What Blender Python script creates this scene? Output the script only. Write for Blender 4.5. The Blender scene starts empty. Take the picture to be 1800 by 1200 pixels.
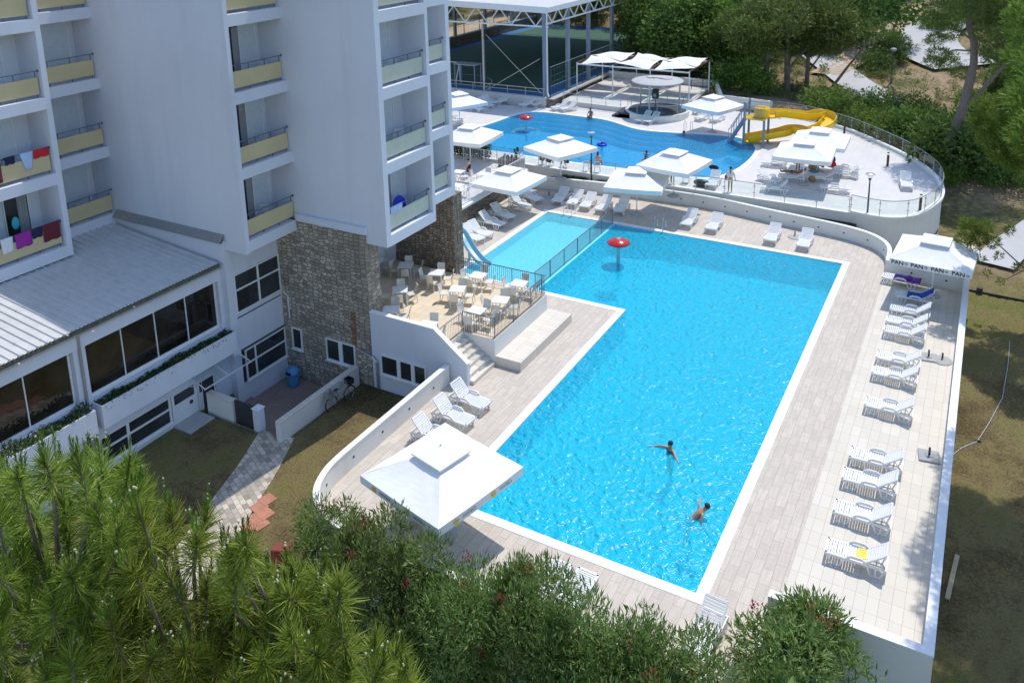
import bpy, bmesh, math, random
import numpy as np
from mathutils import Vector, Matrix, Euler, noise
from mathutils.geometry import tessellate_polygon
R = math.radians
random.seed(7)
rng = np.random.default_rng(7)
sc = bpy.context.scene
COL = sc.collection

# ---------------------------------------------------------------- camera (calibrated from the pool and the hotel edges)
FPX, CX, CY = 1489.2045, 919.686, 177.8226
CR = np.array([0.8744319939, 0.4847711356, -0.0191215599])
CU = np.array([-0.0933219026, 0.2067507015, 0.9739328364])
CF = np.array([-0.4760879231, 0.8498535718, -0.2260291929])
CAMZ = 20.0
def ray(x, y): return CF + (x - CX) / FPX * CR - (y - CY) / FPX * CU
def un(x, y, z=0.0):
    d = ray(x, y); t = (z - CAMZ) / d[2]
    return Vector((d[0] * t, d[1] * t, z))
def unx(x, y, X):
    d = ray(x, y); t = X / d[0]
    return Vector((X, d[1] * t, CAMZ + d[2] * t))
def uny(x, y, Y):
    d = ray(x, y); t = Y / d[1]
    return Vector((d[0] * t, Y, CAMZ + d[2] * t))
def at_depth(x, y, dep):
    d = ray(x, y)
    return Vector((d[0] * dep, d[1] * dep, CAMZ + d[2] * dep))

# ---------------------------------------------------------------- mesh builder
class MB:
    def __init__(s): s.v = []; s.f = []; s.m = []; s.M = None; s.mi = 0
    def add(s, vs, fs):
        b = len(s.v)
        if s.M is not None: vs = [s.M @ Vector(p) for p in vs]
        s.v += [tuple(p) for p in vs]
        s.f += [tuple(b + i for i in f) for f in fs]; s.m += [s.mi] * len(fs)
        return s
    def box(s, x0, x1, y0, y1, z0, z1):
        return s.add([(x0, y0, z0), (x1, y0, z0), (x1, y1, z0), (x0, y1, z0), (x0, y0, z1), (x1, y0, z1), (x1, y1, z1), (x0, y1, z1)],
                     [(0, 3, 2, 1), (4, 5, 6, 7), (0, 1, 5, 4), (1, 2, 6, 5), (2, 3, 7, 6), (3, 0, 4, 7)])
    def bev(s, x0, x1, y0, y1, z0, z1, b=0.02):
        # box with chamfered top edge
        return s.add([(x0, y0, z0), (x1, y0, z0), (x1, y1, z0), (x0, y1, z0), (x0, y0, z1 - b), (x1, y0, z1 - b), (x1, y1, z1 - b), (x0, y1, z1 - b),
                      (x0 + b, y0 + b, z1), (x1 - b, y0 + b, z1), (x1 - b, y1 - b, z1), (x0 + b, y1 - b, z1)],
                     [(0, 3, 2, 1), (0, 1, 5, 4), (1, 2, 6, 5), (2, 3, 7, 6), (3, 0, 4, 7), (4, 5, 9, 8), (5, 6, 10, 9), (6, 7, 11, 10), (7, 4, 8, 11), (8, 9, 10, 11)])
    def bar(s, a, b, w, h=None, up=(0, 0, 1)):
        a = Vector(a); b = Vector(b); h = h or w; d = (b - a).normalized(); u = Vector(up)
        if abs(d.dot(u)) > .98: u = Vector((1, 0, 0))
        r = d.cross(u).normalized() * (w / 2); u = r.cross(d).normalized() * (h / 2)
        return s.add([a - r - u, a + r - u, a + r + u, a - r + u, b - r - u, b + r - u, b + r + u, b - r + u],
                     [(0, 1, 2, 3), (7, 6, 5, 4), (0, 4, 5, 1), (1, 5, 6, 2), (2, 6, 7, 3), (3, 7, 4, 0)])
    def tube(s, pts, r, n=6, caps=True):
        pts = [Vector(p) for p in pts]; rs = r if isinstance(r, (list, tuple)) else [r] * len(pts)
        vs = []; u = None
        for i, p in enumerate(pts):
            d = (pts[min(i + 1, len(pts) - 1)] - pts[max(i - 1, 0)]).normalized()
            if u is None:
                u = d.cross(Vector((0, 0, 1)))
                if u.length < .1: u = d.cross(Vector((1, 0, 0)))
            u = (u - d * u.dot(d)).normalized(); w = d.cross(u)
            for k in range(n):
                a = 2 * math.pi * k / n; vs.append(p + (u * math.cos(a) + w * math.sin(a)) * rs[i])
        fs = []
        for i in range(len(pts) - 1):
            for k in range(n):
                k2 = (k + 1) % n; fs.append((i * n + k, i * n + k2, (i + 1) * n + k2, (i + 1) * n + k))
        if caps: fs.append(tuple(range(n))[::-1]); fs.append(tuple((len(pts) - 1) * n + k for k in range(n)))
        return s.add(vs, fs)
    def lathe(s, prof, c=(0, 0, 0), n=20):
        vs = [(c[0] + r * math.cos(2 * math.pi * k / n), c[1] + r * math.sin(2 * math.pi * k / n), c[2] + z) for r, z in prof for k in range(n)]
        fs = []
        for i in range(len(prof) - 1):
            for k in range(n):
                k2 = (k + 1) % n; fs.append((i * n + k, i * n + k2, (i + 1) * n + k2, (i + 1) * n + k))
        fs.append(tuple(range(n))[::-1]); fs.append(tuple((len(prof) - 1) * n + k for k in range(n)))
        return s.add(vs, fs)
    def prism(s, poly, z0, z1, top=True, bottom=True, axis='z'):
        n = len(poly)
        if axis == 'z': f = lambda p, q: (p[0], p[1], q)
        elif axis == 'y': f = lambda p, q: (p[0], q, p[1])
        else: f = lambda p, q: (q, p[0], p[1])
        vs = [f(p, z0) for p in poly] + [f(p, z1) for p in poly]
        fs = [(i, (i + 1) % n, n + (i + 1) % n, n + i) for i in range(n)]
        if bottom: fs.append(tuple(range(n))[::-1])
        if top: fs.append(tuple(range(n, 2 * n)))
        return s.add(vs, fs)
    def sheet(s, loops, z):
        ps = [[Vector((p[0], p[1], 0)) for p in l] for l in loops]; flat = [p for l in ps for p in l]
        tr = tessellate_polygon(ps)
        fs = []
        for t in tr:
            a, b, c = (flat[i] for i in t)
            fs.append(t if (b - a).cross(c - a).z > 0 else t[::-1])
        return s.add([(p.x, p.y, z) for p in flat], fs)
    def skirt(s, loop, z0, z1):
        n = len(loop)
        return s.add([(p[0], p[1], z0) for p in loop] + [(p[0], p[1], z1) for p in loop], [(i, (i + 1) % n, n + (i + 1) % n, n + i) for i in range(n)])
    def grid(s, P):
        n = len(P); m = len(P[0])
        return s.add([p for row in P for p in row], [(i * m + j, i * m + j + 1, (i + 1) * m + j + 1, (i + 1) * m + j) for i in range(n - 1) for j in range(m - 1)])
    def sphere(s, c, r, n=10, k=6, sc=(1, 1, 1)):
        vs = []
        for i in range(k + 1):
            th = math.pi * i / k
            for j in range(n):
                a = 2 * math.pi * j / n; vs.append((c[0] + r * sc[0] * math.sin(th) * math.cos(a), c[1] + r * sc[1] * math.sin(th) * math.sin(a), c[2] + r * sc[2] * math.cos(th)))
        return s.add(vs, [(i * n + j, (i + 1) * n + j, (i + 1) * n + (j + 1) % n, i * n + (j + 1) % n) for i in range(k) for j in range(n)])
    def mesh(s, name, mats, smooth=False):
        me = bpy.data.meshes.new(name); me.from_pydata(s.v, [], s.f)
        mats = mats if isinstance(mats, (list, tuple)) else [mats]
        for m in mats: me.materials.append(m)
        if len(mats) > 1: me.polygons.foreach_set('material_index', s.m)
        if smooth: me.polygons.foreach_set('use_smooth', [True] * len(me.polygons))
        me.validate(); me.update(); return me
    def build(s, name, mats, parent=None, smooth=False, fix=False):
        me = s.mesh(name, mats, smooth)
        if fix:
            bm = bmesh.new(); bm.from_mesh(me); bmesh.ops.recalc_face_normals(bm, faces=bm.faces); bm.to_mesh(me); bm.free()
        return link(name, me, parent)
def link(name, me, parent=None):
    o = bpy.data.objects.new(name, me); COL.objects.link(o)
    if parent is not None: o.parent = parent
    return o
def tag(o, label=None, cat=None, group=None, kind=None):
    if label: o['label'] = label
    if cat: o['category'] = cat
    if group: o['group'] = group
    if kind: o['kind'] = kind
    return o
def thing(name, label, cat, loc=(0, 0, 0), rz=0.0, group=None):
    o = bpy.data.objects.new(name, None); COL.objects.link(o)
    o.empty_display_size = .2; o.location = loc; o.rotation_euler = (0, 0, rz)
    return tag(o, label, cat, group)
def copy_tree(o, label=None, loc=None, rz=None, group=None, parent=None):
    c = o.copy(); COL.objects.link(c)
    if parent is not None: c.parent = parent
    if label: c['label'] = label
    if group: c['group'] = group
    if loc is not None: c.location = loc
    if rz is not None: c.rotation_euler = (0, 0, rz)
    for ch in list(o.children): copy_tree(ch, parent=c)
    return c
def np_mesh(name, V, F, mat, smooth=False):
    me = bpy.data.meshes.new(name); V = np.asarray(V, np.float32); F = np.asarray(F, np.int32); k = F.shape[1]
    me.vertices.add(len(V)); me.vertices.foreach_set('co', V.ravel())
    me.loops.add(F.size); me.loops.foreach_set('vertex_index', F.ravel())
    me.polygons.add(len(F)); me.polygons.foreach_set('loop_start', np.arange(0, F.size, k, dtype=np.int32)); me.polygons.foreach_set('loop_total', np.full(len(F), k, np.int32))
    if smooth: me.polygons.foreach_set('use_smooth', np.ones(len(F), bool))
    for m in (mat if isinstance(mat, (list, tuple)) else [mat]): me.materials.append(m)
    me.update(calc_edges=True); me.validate(); return me
def structure(mb, name, mats, **k):
    return tag(mb.build(name, mats, **k), kind='structure')

# ---------------------------------------------------------------- materials
class NT:
    def __init__(s, name):
        s.mat = bpy.data.materials.new(name); s.mat.use_nodes = True; s.t = s.mat.node_tree; s.n = s.t.nodes
        s.b = s.n['Principled BSDF']; s.out = s.n['Material Output']
        s.tc = s.n.new('ShaderNodeTexCoord')
    def new(s, typ, ins=None, **kw):
        q = s.n.new(typ)
        for k, v in kw.items(): setattr(q, k, v)
        for k, v in (ins or {}).items(): s.set(q, k, v)
        return q
    def set(s, q, k, v):
        i = q.inputs[k]
        if isinstance(v, bpy.types.NodeSocket): s.t.links.new(v, i)
        else: i.default_value = v
    def noise(s, scale, detail=4, rough=.55, vec=None, col=False):
        q = s.new('ShaderNodeTexNoise', {'Scale': scale, 'Detail': detail, 'Roughness': rough})
        s.t.links.new(vec if vec is not None else s.tc.outputs['Object'], q.inputs['Vector'])
        return q.outputs['Color'] if col else q.outputs['Fac']
    def ramp(s, fac, stops):
        q = s.new('ShaderNodeValToRGB'); s.t.links.new(fac, q.inputs[0]); e = q.color_ramp.elements
        while len(e) < len(stops): e.new(.5)
        for x, (p, c) in zip(e, stops): x.position = p; x.color = (*c, 1) if len(c) == 3 else c
        return q.outputs[0]
    def mix(s, f, a, b, mode='MIX'):
        q = s.new('ShaderNodeMix', data_type='RGBA', blend_type=mode); 
        for k, v in ((0, f), (6, a), (7, b)):
            if isinstance(v, bpy.types.NodeSocket): s.t.links.new(v, q.inputs[k])
            else: q.inputs[k].default_value = v if k == 0 else ((*v, 1) if len(v) == 3 else v)
        return q.outputs[2]
    def math(s, op, a, b=0.0):
        q = s.new('ShaderNodeMath', operation=op)
        for i, v in ((0, a), (1, b)):
            if isinstance(v, bpy.types.NodeSocket): s.t.links.new(v, q.inputs[i])
            else: q.inputs[i].default_value = v
        return q.outputs[0]
    def mapping(s, scale=(1, 1, 1), rot=(0, 0, 0), loc=(0, 0, 0), vec=None):
        q = s.new('ShaderNodeMapping', {'Scale': scale, 'Rotation': rot, 'Location': loc})
        s.t.links.new(vec if vec is not None else s.tc.outputs['Object'], q.inputs['Vector']); return q.outputs[0]
    def bump(s, h, strength=.3, dist=.02, to=None):
        q = s.new('ShaderNodeBump', {'Strength': strength, 'Distance': dist}); s.t.links.new(h, q.inputs['Height'])
        s.t.links.new(q.outputs[0], (to or s.b).inputs['Normal']); return q.outputs[0]
    def col(s, c):
        if isinstance(c, bpy.types.NodeSocket): s.t.links.new(c, s.b.inputs['Base Color'])
        else: s.b.inputs['Base Color'].default_value = (*c, 1)
        return s
    def p(s, **k):
        for a, v in k.items(): s.set(s.b, a.replace('_', ' '), v)
        return s
def simple(name, c, rough=.6, var=.12, scale=3.0, metal=0.0, bump=0.0, bscale=40.0, spec=.5):
    m = NT(name); f = m.noise(scale, 5)
    m.col(m.ramp(f, [(.25, tuple(x * (1 - var) for x in c)), (.75, tuple(min(1, x * (1 + var)) for x in c))]))
    m.p(Roughness=rough, Metallic=metal); m.b.inputs['Specular IOR Level'].default_value = spec
    if bump: m.bump(m.noise(bscale, 3), bump, .01)
    return m.mat
def plaster(name, c, stain=(.62, .58, .52), amt=.22):
    m = NT(name)
    big = m.noise(.35, 4, .6); streak = m.noise(1.0, 5, .6, vec=m.mapping((1.1, 1.1, .10)))
    base = m.ramp(big, [(.3, tuple(x * .93 for x in c)), (.7, c)])
    f = m.ramp(streak, [(.52, (0, 0, 0)), (.8, (amt, amt, amt))])
    m.col(m.mix(f, base, tuple(a * b for a, b in zip(c, stain)))); m.p(Roughness=.85); m.b.inputs['Specular IOR Level'].default_value = .25
    m.bump(m.noise(60, 3), .15, .01)
    return m.mat
def tiles(name, c, grout, tw, th, wood=0.0, rot=0.0, gap=.008, off=0.0, var=.08):
    m = NT(name); vec = m.mapping(rot=(0, 0, rot))
    q = m.new('ShaderNodeTexBrick', {'Scale': 1.0, 'Brick Width': tw, 'Row Height': th, 'Mortar Size': gap, 'Mortar Smooth': .2, 'Bias': 0.0,
                                     'Color1': (.2, .2, .2, 1), 'Color2': (.8, .8, .8, 1), 'Mortar': (.5, .5, .5, 1)}, offset=off)
    m.t.links.new(vec, q.inputs['Vector'])
    tilecol = m.ramp(q.outputs['Color'], [(.2, tuple(x * (1 - var) for x in c)), (.8, tuple(min(1, x * (1 + var)) for x in c))])
    if wood:
        st = m.noise(1.0, 6, .65, vec=m.mapping((14, 1.3, 1) if rot else (1.3, 14, 1)))
        # grain shifts from tile to tile
        tilecol = m.mix(m.ramp(st, [(.35, (0, 0, 0)), (.72, (wood, wood, wood))]), tilecol, tuple(x * y for x, y in zip(c, (.72, .66, .62))))
    dirt = m.noise(.6, 5, .6)
    tilecol = m.mix(m.ramp(dirt, [(.45, (0, 0, 0)), (.8, (.28, .28, .28))]), tilecol, tuple(x * .82 for x in c))
    m.col(m.mix(q.outputs['Fac'], tilecol, grout)); m.p(Roughness=.6); m.b.inputs['Specular IOR Level'].default_value = .3
    m.bump(m.math('SUBTRACT', 1.0, q.outputs['Fac']), .3, .004)
    return m.mat
def foliage(name, c1, c2, c3=None, transl=.35, rough=.55):
    m = NT(name); g = m.new('ShaderNodeNewGeometry'); oi = m.new('ShaderNodeObjectInfo')
    stops = [(0, c1), (.6, c2)] + ([(1, c3)] if c3 else [])
    c = m.ramp(g.outputs['Random Per Island'], stops)
    big = m.noise(.9, 3)
    c = m.mix(m.ramp(big, [(.4, (0, 0, 0)), (.65, (.5, .5, .5))]), c, tuple(x * 1.35 for x in c2))
    hs = m.new('ShaderNodeHueSaturation', {'Color': c, 'Hue': m.math('ADD', .485, m.math('MULTIPLY', oi.outputs['Random'], .03)), 'Value': m.math('ADD', .85, m.math('MULTIPLY', oi.outputs['Random'], .3))})
    m.col(hs.outputs[0]); m.p(Roughness=rough); m.b.inputs['Specular IOR Level'].default_value = .3
    tr = m.new('ShaderNodeBsdfTranslucent', {'Color': hs.outputs[0]}); mx = m.new('ShaderNodeMixShader', {0: transl})
    m.t.links.new(m.b.outputs[0], mx.inputs[1]); m.t.links.new(tr.outputs[0], mx.inputs[2]); m.t.links.new(mx.outputs[0], m.out.inputs[0])
    return m.mat
def water(name, tint, scale=1.0, height=.05, rough=.08, body=(.01, .42, .66), cloud=.42):
    m = NT(name); n = m.n
    v = m.mapping((scale, scale * 1.0, scale)); w1 = m.noise(1.5, 3, .5, vec=v)
    warp = m.mix(.35, v, m.noise(.8, 2, .5, vec=v, col=True), 'ADD')
    vo = m.new('ShaderNodeTexVoronoi', {'Scale': 2.6}, feature='SMOOTH_F1'); m.t.links.new(warp, vo.inputs['Vector'])
    w2 = m.noise(6.0, 3, .6, vec=v)
    h = m.math('ADD', m.math('MULTIPLY', w1, 1.0), m.math('ADD', m.math('MULTIPLY', vo.outputs['Distance'], .55), m.math('MULTIPLY', w2, .28)))
    tr = m.new('ShaderNodeBsdfTransparent', {'Color': (*tint, 1)}); gl = m.new('ShaderNodeBsdfGlossy', {'Roughness': rough, 'Color': (1, 1, 1, 1)})
    bn = m.bump(h, 1.0, height, to=gl)
    fr = m.new('ShaderNodeFresnel', {'IOR': 1.33}); m.t.links.new(bn, fr.inputs['Normal'])
    # light scattered back by the body of the water
    df = m.new('ShaderNodeBsdfDiffuse', {'Color': (*body, 1)}); m.bump(h, 1.0, height * 4.0, to=df); wb = m.new('ShaderNodeMixShader', {0: cloud})
    m.t.links.new(tr.outputs[0], wb.inputs[1]); m.t.links.new(df.outputs[0], wb.inputs[2])
    mx = m.new('ShaderNodeMixShader', {0: fr.outputs[0]}); m.t.links.new(wb.outputs[0], mx.inputs[1]); m.t.links.new(gl.outputs[0], mx.inputs[2])
    m.t.links.new(mx.outputs[0], m.out.inputs[0]); return m.mat
def stone(name, c1, c2, mortar, scale=1.0, stainz=False):
    m = NT(name)
    # use x+y along the wall, z up
    sx = m.new('ShaderNodeSeparateXYZ'); m.t.links.new(m.tc.outputs['Object'], sx.inputs[0])
    cb = m.new('ShaderNodeCombineXYZ', {'X': m.math('ADD', sx.outputs[0], sx.outputs[1]), 'Y': sx.outputs[2]})
    wob = m.noise(1.1, 3, .5, vec=cb.outputs[0], col=True)
    v = m.mapping((3.8 * scale, 6.4 * scale, 1), vec=m.mix(.22, cb.outputs[0], wob, 'ADD'))
    vo = m.new('ShaderNodeTexVoronoi', {'Scale': 1.0, 'Randomness': .62}, voronoi_dimensions='2D'); m.t.links.new(v, vo.inputs['Vector'])
    ve = m.new('ShaderNodeTexVoronoi', {'Scale': 1.0, 'Randomness': .62}, voronoi_dimensions='2D', feature='DISTANCE_TO_EDGE'); m.t.links.new(v, ve.inputs['Vector'])
    sepc = m.new('ShaderNodeSeparateColor'); m.t.links.new(vo.outputs['Color'], sepc.inputs[0])
    edge = m.ramp(m.math('ADD', ve.outputs['Distance'], m.math('MULTIPLY', m.noise(14, 3), .07)), [(.05, (1, 1, 1)), (.13, (0, 0, 0))])
    tone = m.math('ADD', m.math('MULTIPLY', sepc.outputs[0], .75), m.math('MULTIPLY', m.noise(4, 4), .3))
    c = m.ramp(tone, [(.1, c1), (.55, tuple((a + b) / 2 for a, b in zip(c1, c2))), (.98, c2)])
    c = m.mix(m.ramp(m.noise(9, 5, .7), [(.45, (0, 0, 0)), (.75, (.5, .5, .5))]), c, tuple(x * .7 for x in c1))
    c = m.mix(m.ramp(m.noise(.5, 3), [(.4, (0, 0, 0)), (.7, (.5, .5, .5))]), c, tuple(x * .8 for x in c1))
    c = m.mix(edge, c, mortar)
    if stainz:  # a rust run below a pipe hole
        gx = m.math('ABSOLUTE', m.math('SUBTRACT', m.math('ADD', sx.outputs[0], m.math('MULTIPLY', m.noise(5, 3), .25)), -24.15))
        inx = m.math('LESS_THAN', gx, .16); zz = m.math('MULTIPLY', m.math('LESS_THAN', sx.outputs[2], 2.1), m.math('GREATER_THAN', sx.outputs[2], .35))
        c = m.mix(m.math('MULTIPLY', m.math('MULTIPLY', inx, zz), .7), c, (.23, .09, .03))
    m.col(c); m.p(Roughness=.9); m.b.inputs['Specular IOR Level'].default_value = .2
    m.bump(m.math('ADD', m.math('SUBTRACT', 1.0, edge), m.math('MULTIPLY', m.noise(12, 4), .5)), .8, .05)
    return m.mat
def ground_mat(name, stops, scale=.5, bump=.5, bd=.06, fine=14.0):
    m = NT(name); f = m.math('ADD', m.math('MULTIPLY', m.noise(scale, 8, .68), .6), m.math('MULTIPLY', m.noise(fine, 6, .7), .4))
    m.col(m.ramp(f, stops)); m.p(Roughness=.95); m.b.inputs['Specular IOR Level'].default_value = .1
    m.bump(m.noise(fine, 6, .75), bump, bd); return m.mat
def glassy(name, c, rough=.06, var=.3):
    m = NT(name); m.col(m.ramp(m.noise(.7, 3), [(.35, tuple(x * (1 - var) for x in c)), (.65, tuple(x * (1 + var) for x in c))]))
    m.p(Roughness=rough); m.b.inputs['Specular IOR Level'].default_value = .6; return m.mat
def clear_glass(name, tint=(.93, .97, .96), gloss=.1):
    m = NT(name); tr = m.new('ShaderNodeBsdfTransparent', {'Color': (*tint, 1)}); gl = m.new('ShaderNodeBsdfGlossy', {'Roughness': .03})
    lw = m.new('ShaderNodeLayerWeight', {'Blend': .5}); fr = m.math('ADD', .02, m.math('MULTIPLY', m.math('POWER', lw.outputs['Facing'], 5), .5)); mx = m.new('ShaderNodeMixShader', {0: fr})
    m.t.links.new(tr.outputs[0], mx.inputs[1]); m.t.links.new(gl.outputs[0], mx.inputs[2]); m.t.links.new(mx.outputs[0], m.out.inputs[0]); return m.mat

MT = dict(
    wall=plaster('white_render', (.70, .725, .79)), wall2=plaster('deck_wall_render', (.80, .79, .74), amt=.3), gray=plaster('court_wall_render', (.62, .61, .58)),
    plank=tiles('plank_deck_tile', (.60, .54, .465), (.38, .33, .28), .66, .33, wood=.7, rot=R(90), off=.5), cream=tiles('cream_deck_tile', (.66, .61, .52), (.48, .41, .33), .66, .33, rot=R(90), var=.04),
    upper=tiles('upper_deck_tile', (.64, .62, .60), (.5, .48, .46), .6, .6, gap=.006, var=.04), terr=tiles('terrace_tile', (.72, .60, .44), (.55, .45, .33), .4, .4, var=.06),
    step=tiles('step_tile', (.70, .64, .55), (.5, .45, .38), .6, .3, var=.05), court_y=tiles('courtyard_tile', (.33, .25, .21), (.2, .16, .14), .5, .5, wood=.4),
    coping=simple('pool_coping', (.82, .82, .80), .5, .05), paver=tiles('paving_block', (.48, .42, .34), (.24, .21, .17), .30, .2, gap=.01, off=.5, var=.42, rot=R(25)),
    stone=stone('rubble_stone', (.27, .235, .19), (.68, .60, .48), (.20, .175, .145), .88, stainz=True), stone2=stone('dry_stone', (.20, .16, .12), (.46, .40, .32), (.08, .065, .05), 1.1),
    plastic=simple('white_plastic', (.80, .80, .79), .35, .04, spec=.5), beige=simple('cream_plastic', (.70, .68, .60), .4, .05), fabric=simple('white_canvas', (.85, .84, .82), .85, .05, 1.2, bump=.25, bscale=7),
    metal=simple('brushed_steel', (.45, .46, .47), .35, .15, 8, metal=.7), dark=simple('dark_steel', (.05, .055, .06), .45, .2), rail=simple('painted_rail', (.12, .15, .18), .5, .2),
    chrome=simple('chrome', (.7, .7, .72), .12, .05, metal=1.0), grey=simple('grey_paint', (.33, .34, .35), .6, .12), panel=simple('tan_panel', (.60, .50, .28), .6, .08, .8), panel2=simple('pale_green_panel', (.56, .58, .47), .6, .06),
    shutter=simple('roller_shutter', (.62, .68, .72), .5, .05), pvc=simple('white_window_frame', (.78, .79, .79), .4, .05), glass=glassy('window_glass', (.035, .04, .042)), glass_br=glassy('tinted_glass', (.022, .018, .014), .03, .6),
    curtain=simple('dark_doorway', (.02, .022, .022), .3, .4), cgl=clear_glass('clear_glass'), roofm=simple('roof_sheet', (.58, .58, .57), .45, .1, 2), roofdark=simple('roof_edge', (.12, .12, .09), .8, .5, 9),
    rust=simple('terracotta_slab', (.45, .2, .13), .9, .2), discgrey=simple('grey_membrane', (.44, .44, .44), .7, .06, 2), red=simple('red_gelcoat', (.5, .02, .02), .22, .15), yellow=simple('yellow_fibreglass', (.83, .56, .015), .28, .05), ltblue=simple('pale_blue_fibreglass', (.28, .55, .66), .3, .08),
    blue_steel=simple('slate_blue_steel', (.22, .26, .33), .5, .1), black=simple('black_plastic', (.02, .02, .022), .5, .2), brown=simple('dark_wood', (.09, .05, .03), .7, .3),
    bark=simple('bark', (.13, .10, .08), .95, .45, 14, bump=.8, bscale=12), pinebark=simple('pine_bark', (.19, .155, .13), .95, .4, 10, bump=.8, bscale=9), concrete=simple('concrete', (.42, .41, .39), .9, .12, 1, bump=.3),
    road=simple('pale_asphalt', (.46, .45, .44), .9, .1, .4), track=simple('dirt_track', (.42, .31, .20), .95, .2, .5, bump=.5, bscale=3), soil=ground_mat('planter_soil', [(.3, (.05, .035, .02)), (.7, (.12, .085, .05))]),
    skin=simple('skin', (.50, .28, .19), .5, .1, 6), skin2=simple('tanned_skin', (.33, .17, .10), .5, .1, 6), hair=simple('dark_hair', (.02, .015, .012), .6, .3), brownhair=simple('brown_hair', (.08, .04, .02), .6, .3),
    navy=simple('navy_cloth', (.015, .02, .06), .9, .2), blue=simple('blue_towel', (.02, .07, .42), .95, .15, 9, bump=.5), purple=simple('purple_towel', (.16, .04, .30), .95, .3, 7, bump=.5), magenta=simple('magenta_towel', (.33, .03, .32), .95, .1),
    maroon=simple('maroon_cloth', (.14, .02, .03), .95, .3, 8), redcloth=simple('red_cloth', (.55, .02, .03), .9, .15), teal=simple('teal_towel', (.04, .22, .26), .95, .15), whitecloth=simple('white_cloth', (.75, .76, .78), .9, .08), ltcloth=simple('light_blue_cloth', (.45, .58, .8), .9, .1),
    straw=simple('straw_basket', (.33, .22, .10), .95, .3, 12), yellowcloth=simple('yellow_cloth', (.75, .65, .12), .9, .2), cyan=simple('turquoise_plastic', (.05, .5, .6), .5, .1), binblue=simple('blue_bin_plastic', (.08, .3, .55), .5, .1), float=simple('blue_float', (.01, .04, .55), .3, .1),
    goldtext=simple('gold_print', (.45, .30, .08), .8, .1), greytext=simple('grey_print', (.38, .40, .43), .8, .1), blacktext=simple('black_print', (.03, .035, .045), .7, .1), sun=simple('yellow_print', (.8, .55, .1), .8, .1), diamond=simple('grey_diamond_print', (.42, .44, .47), .8, .1),
    pool=tiles('pool_mosaic', (.006, .66, .95), (.06, .70, .95), .05, .05, gap=.003, var=.2), pool_s=tiles('shallow_pool_mosaic', (.18, .78, .96), (.26, .80, .96), .05, .05, gap=.003, var=.15), pool_b=tiles('far_pool_mosaic', (.10, .48, .84), (.15, .52, .85), .05, .05, gap=.003, var=.2), pool_d=tiles('deep_blue_mosaic', (.01, .17, .62), (.03, .22, .65), .05, .05, gap=.003, var=.2),
    courtblue=simple('blue_court', (.03, .13, .30), .8, .1), courtgreen=simple('green_court', (.035, .10, .065), .85, .12), line=simple('court_line', (.55, .58, .6), .8, .05), net=simple('net_cord', (.12, .25, .22), .8, .1),
)
# ================================================================ SETTING
ZU = 1.0      # upper pool deck level
ZT = 1.24     # cafe terrace level
def sm(x, a, b):
    t = np.clip((x - a) / (b - a), 0, 1); return t * t * (3 - 2 * t)
RW = [(-6.6, 52.95), (-5.4, 52.7), (-4.15, 52.85), (-3.0, 53.9), (-2.25, 56), (-1.85, 58.2), (-2.0, 60.6), (-2.7, 63.2), (-4.4, 66.6), (-6.75, 69.7), (-9.3, 72.6), (-10.9, 73.9), (-12.4, 75), (-14.5, 75.9), (-17, 76.3)]
def smooth_path(p, n=6):
    out = []
    P = [Vector((q[0], q[1])) for q in p]
    for i in range(len(P) - 1):
        a, b, c, d = P[max(i - 1, 0)], P[i], P[i + 1], P[min(i + 2, len(P) - 1)]
        for k in range(n):
            t = k / n; out.append(tuple(.5 * ((2 * b) + (c - a) * t + (2 * a - 5 * b + 4 * c - d) * t * t + (3 * b - a - 3 * c + d) * t ** 3)))
    return out + [tuple(P[-1])]
RWS = smooth_path(RW, 4)
def hgt(X, Y):
    X = np.asarray(X, float); Y = np.asarray(Y, float)
    z = -1.0 - .9 * sm(30 - Y, 0, 14) + 0 * X                       # lawn right of the pool wall, falling towards the camera
    z = z - 1.0 * sm(17 - Y, 0, 12)
    left = sm(-17.5 - X, 0, 1.2)
    z = z * (1 - left) + left * (-1.45 - .35 * sm(20 - Y, 0, 10))
    back = sm(Y, 60, 80); hill = np.clip(Y - 82, 0, None)
    z = z * (1 - back) + back * (1.3 + .045 * hill + .5 * sm(X, -40, 10) * sm(Y, 90, 130) + .00028 * hill ** 2)
    far = sm(Y, 90, 140) * 1.2 * (np.sin(X * .09 + 1.3) * np.cos(Y * .06))
    z = z + far
    pit = sm(X, -30, -28.8) * sm(-X, .1, .6) * sm(Y, 17.3, 17.9) * sm(-Y, -50, -49) * (1 - sm(-X, 19.2, 19.4) * (1 - sm(Y, 27.2, 27.4)))
    z = z * (1 - pit) + pit * -3.0
    yard = sm(X, -28.9, -28.6) * sm(-X, 24.1, 24.4) * sm(Y, 22.3, 22.6) * (1 - sm(Y, 27.2, 27.4))
    z = z * (1 - yard) + yard * -2.9
    court = sm(X, -64, -62) * sm(-X, 36.4, 37) * sm(Y, 69, 70) * sm(-Y, -117, -116)
    return np.minimum(z, z * (1 - court) + court * 1.2)
def hz(x, y): return float(hgt(x, y))
def hit(px, py):
    d = ray(px, py); t = 2.0; dt = 1.0
    for _ in range(900):
        p = d * t; z = CAMZ + p[2]
        if z < hz(p[0], p[1]):
            dt /= 2; t -= dt
            if dt < .005: break
        else: t += dt
    return Vector((d[0] * t, d[1] * t, CAMZ + d[2] * t))
def axis(parts):
    out = []
    for a, b, s in parts: out += list(np.arange(a, b, s))
    return np.array(out + [parts[-1][1]])
ax = axis([(-900, -120, 60), (-120, -66, 6), (-66, -30, 2), (-30, -17, .25), (-17, -1, 1), (-1, 4, .2), (4, 20, 2), (20, 120, 5), (120, 900, 60)])
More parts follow.
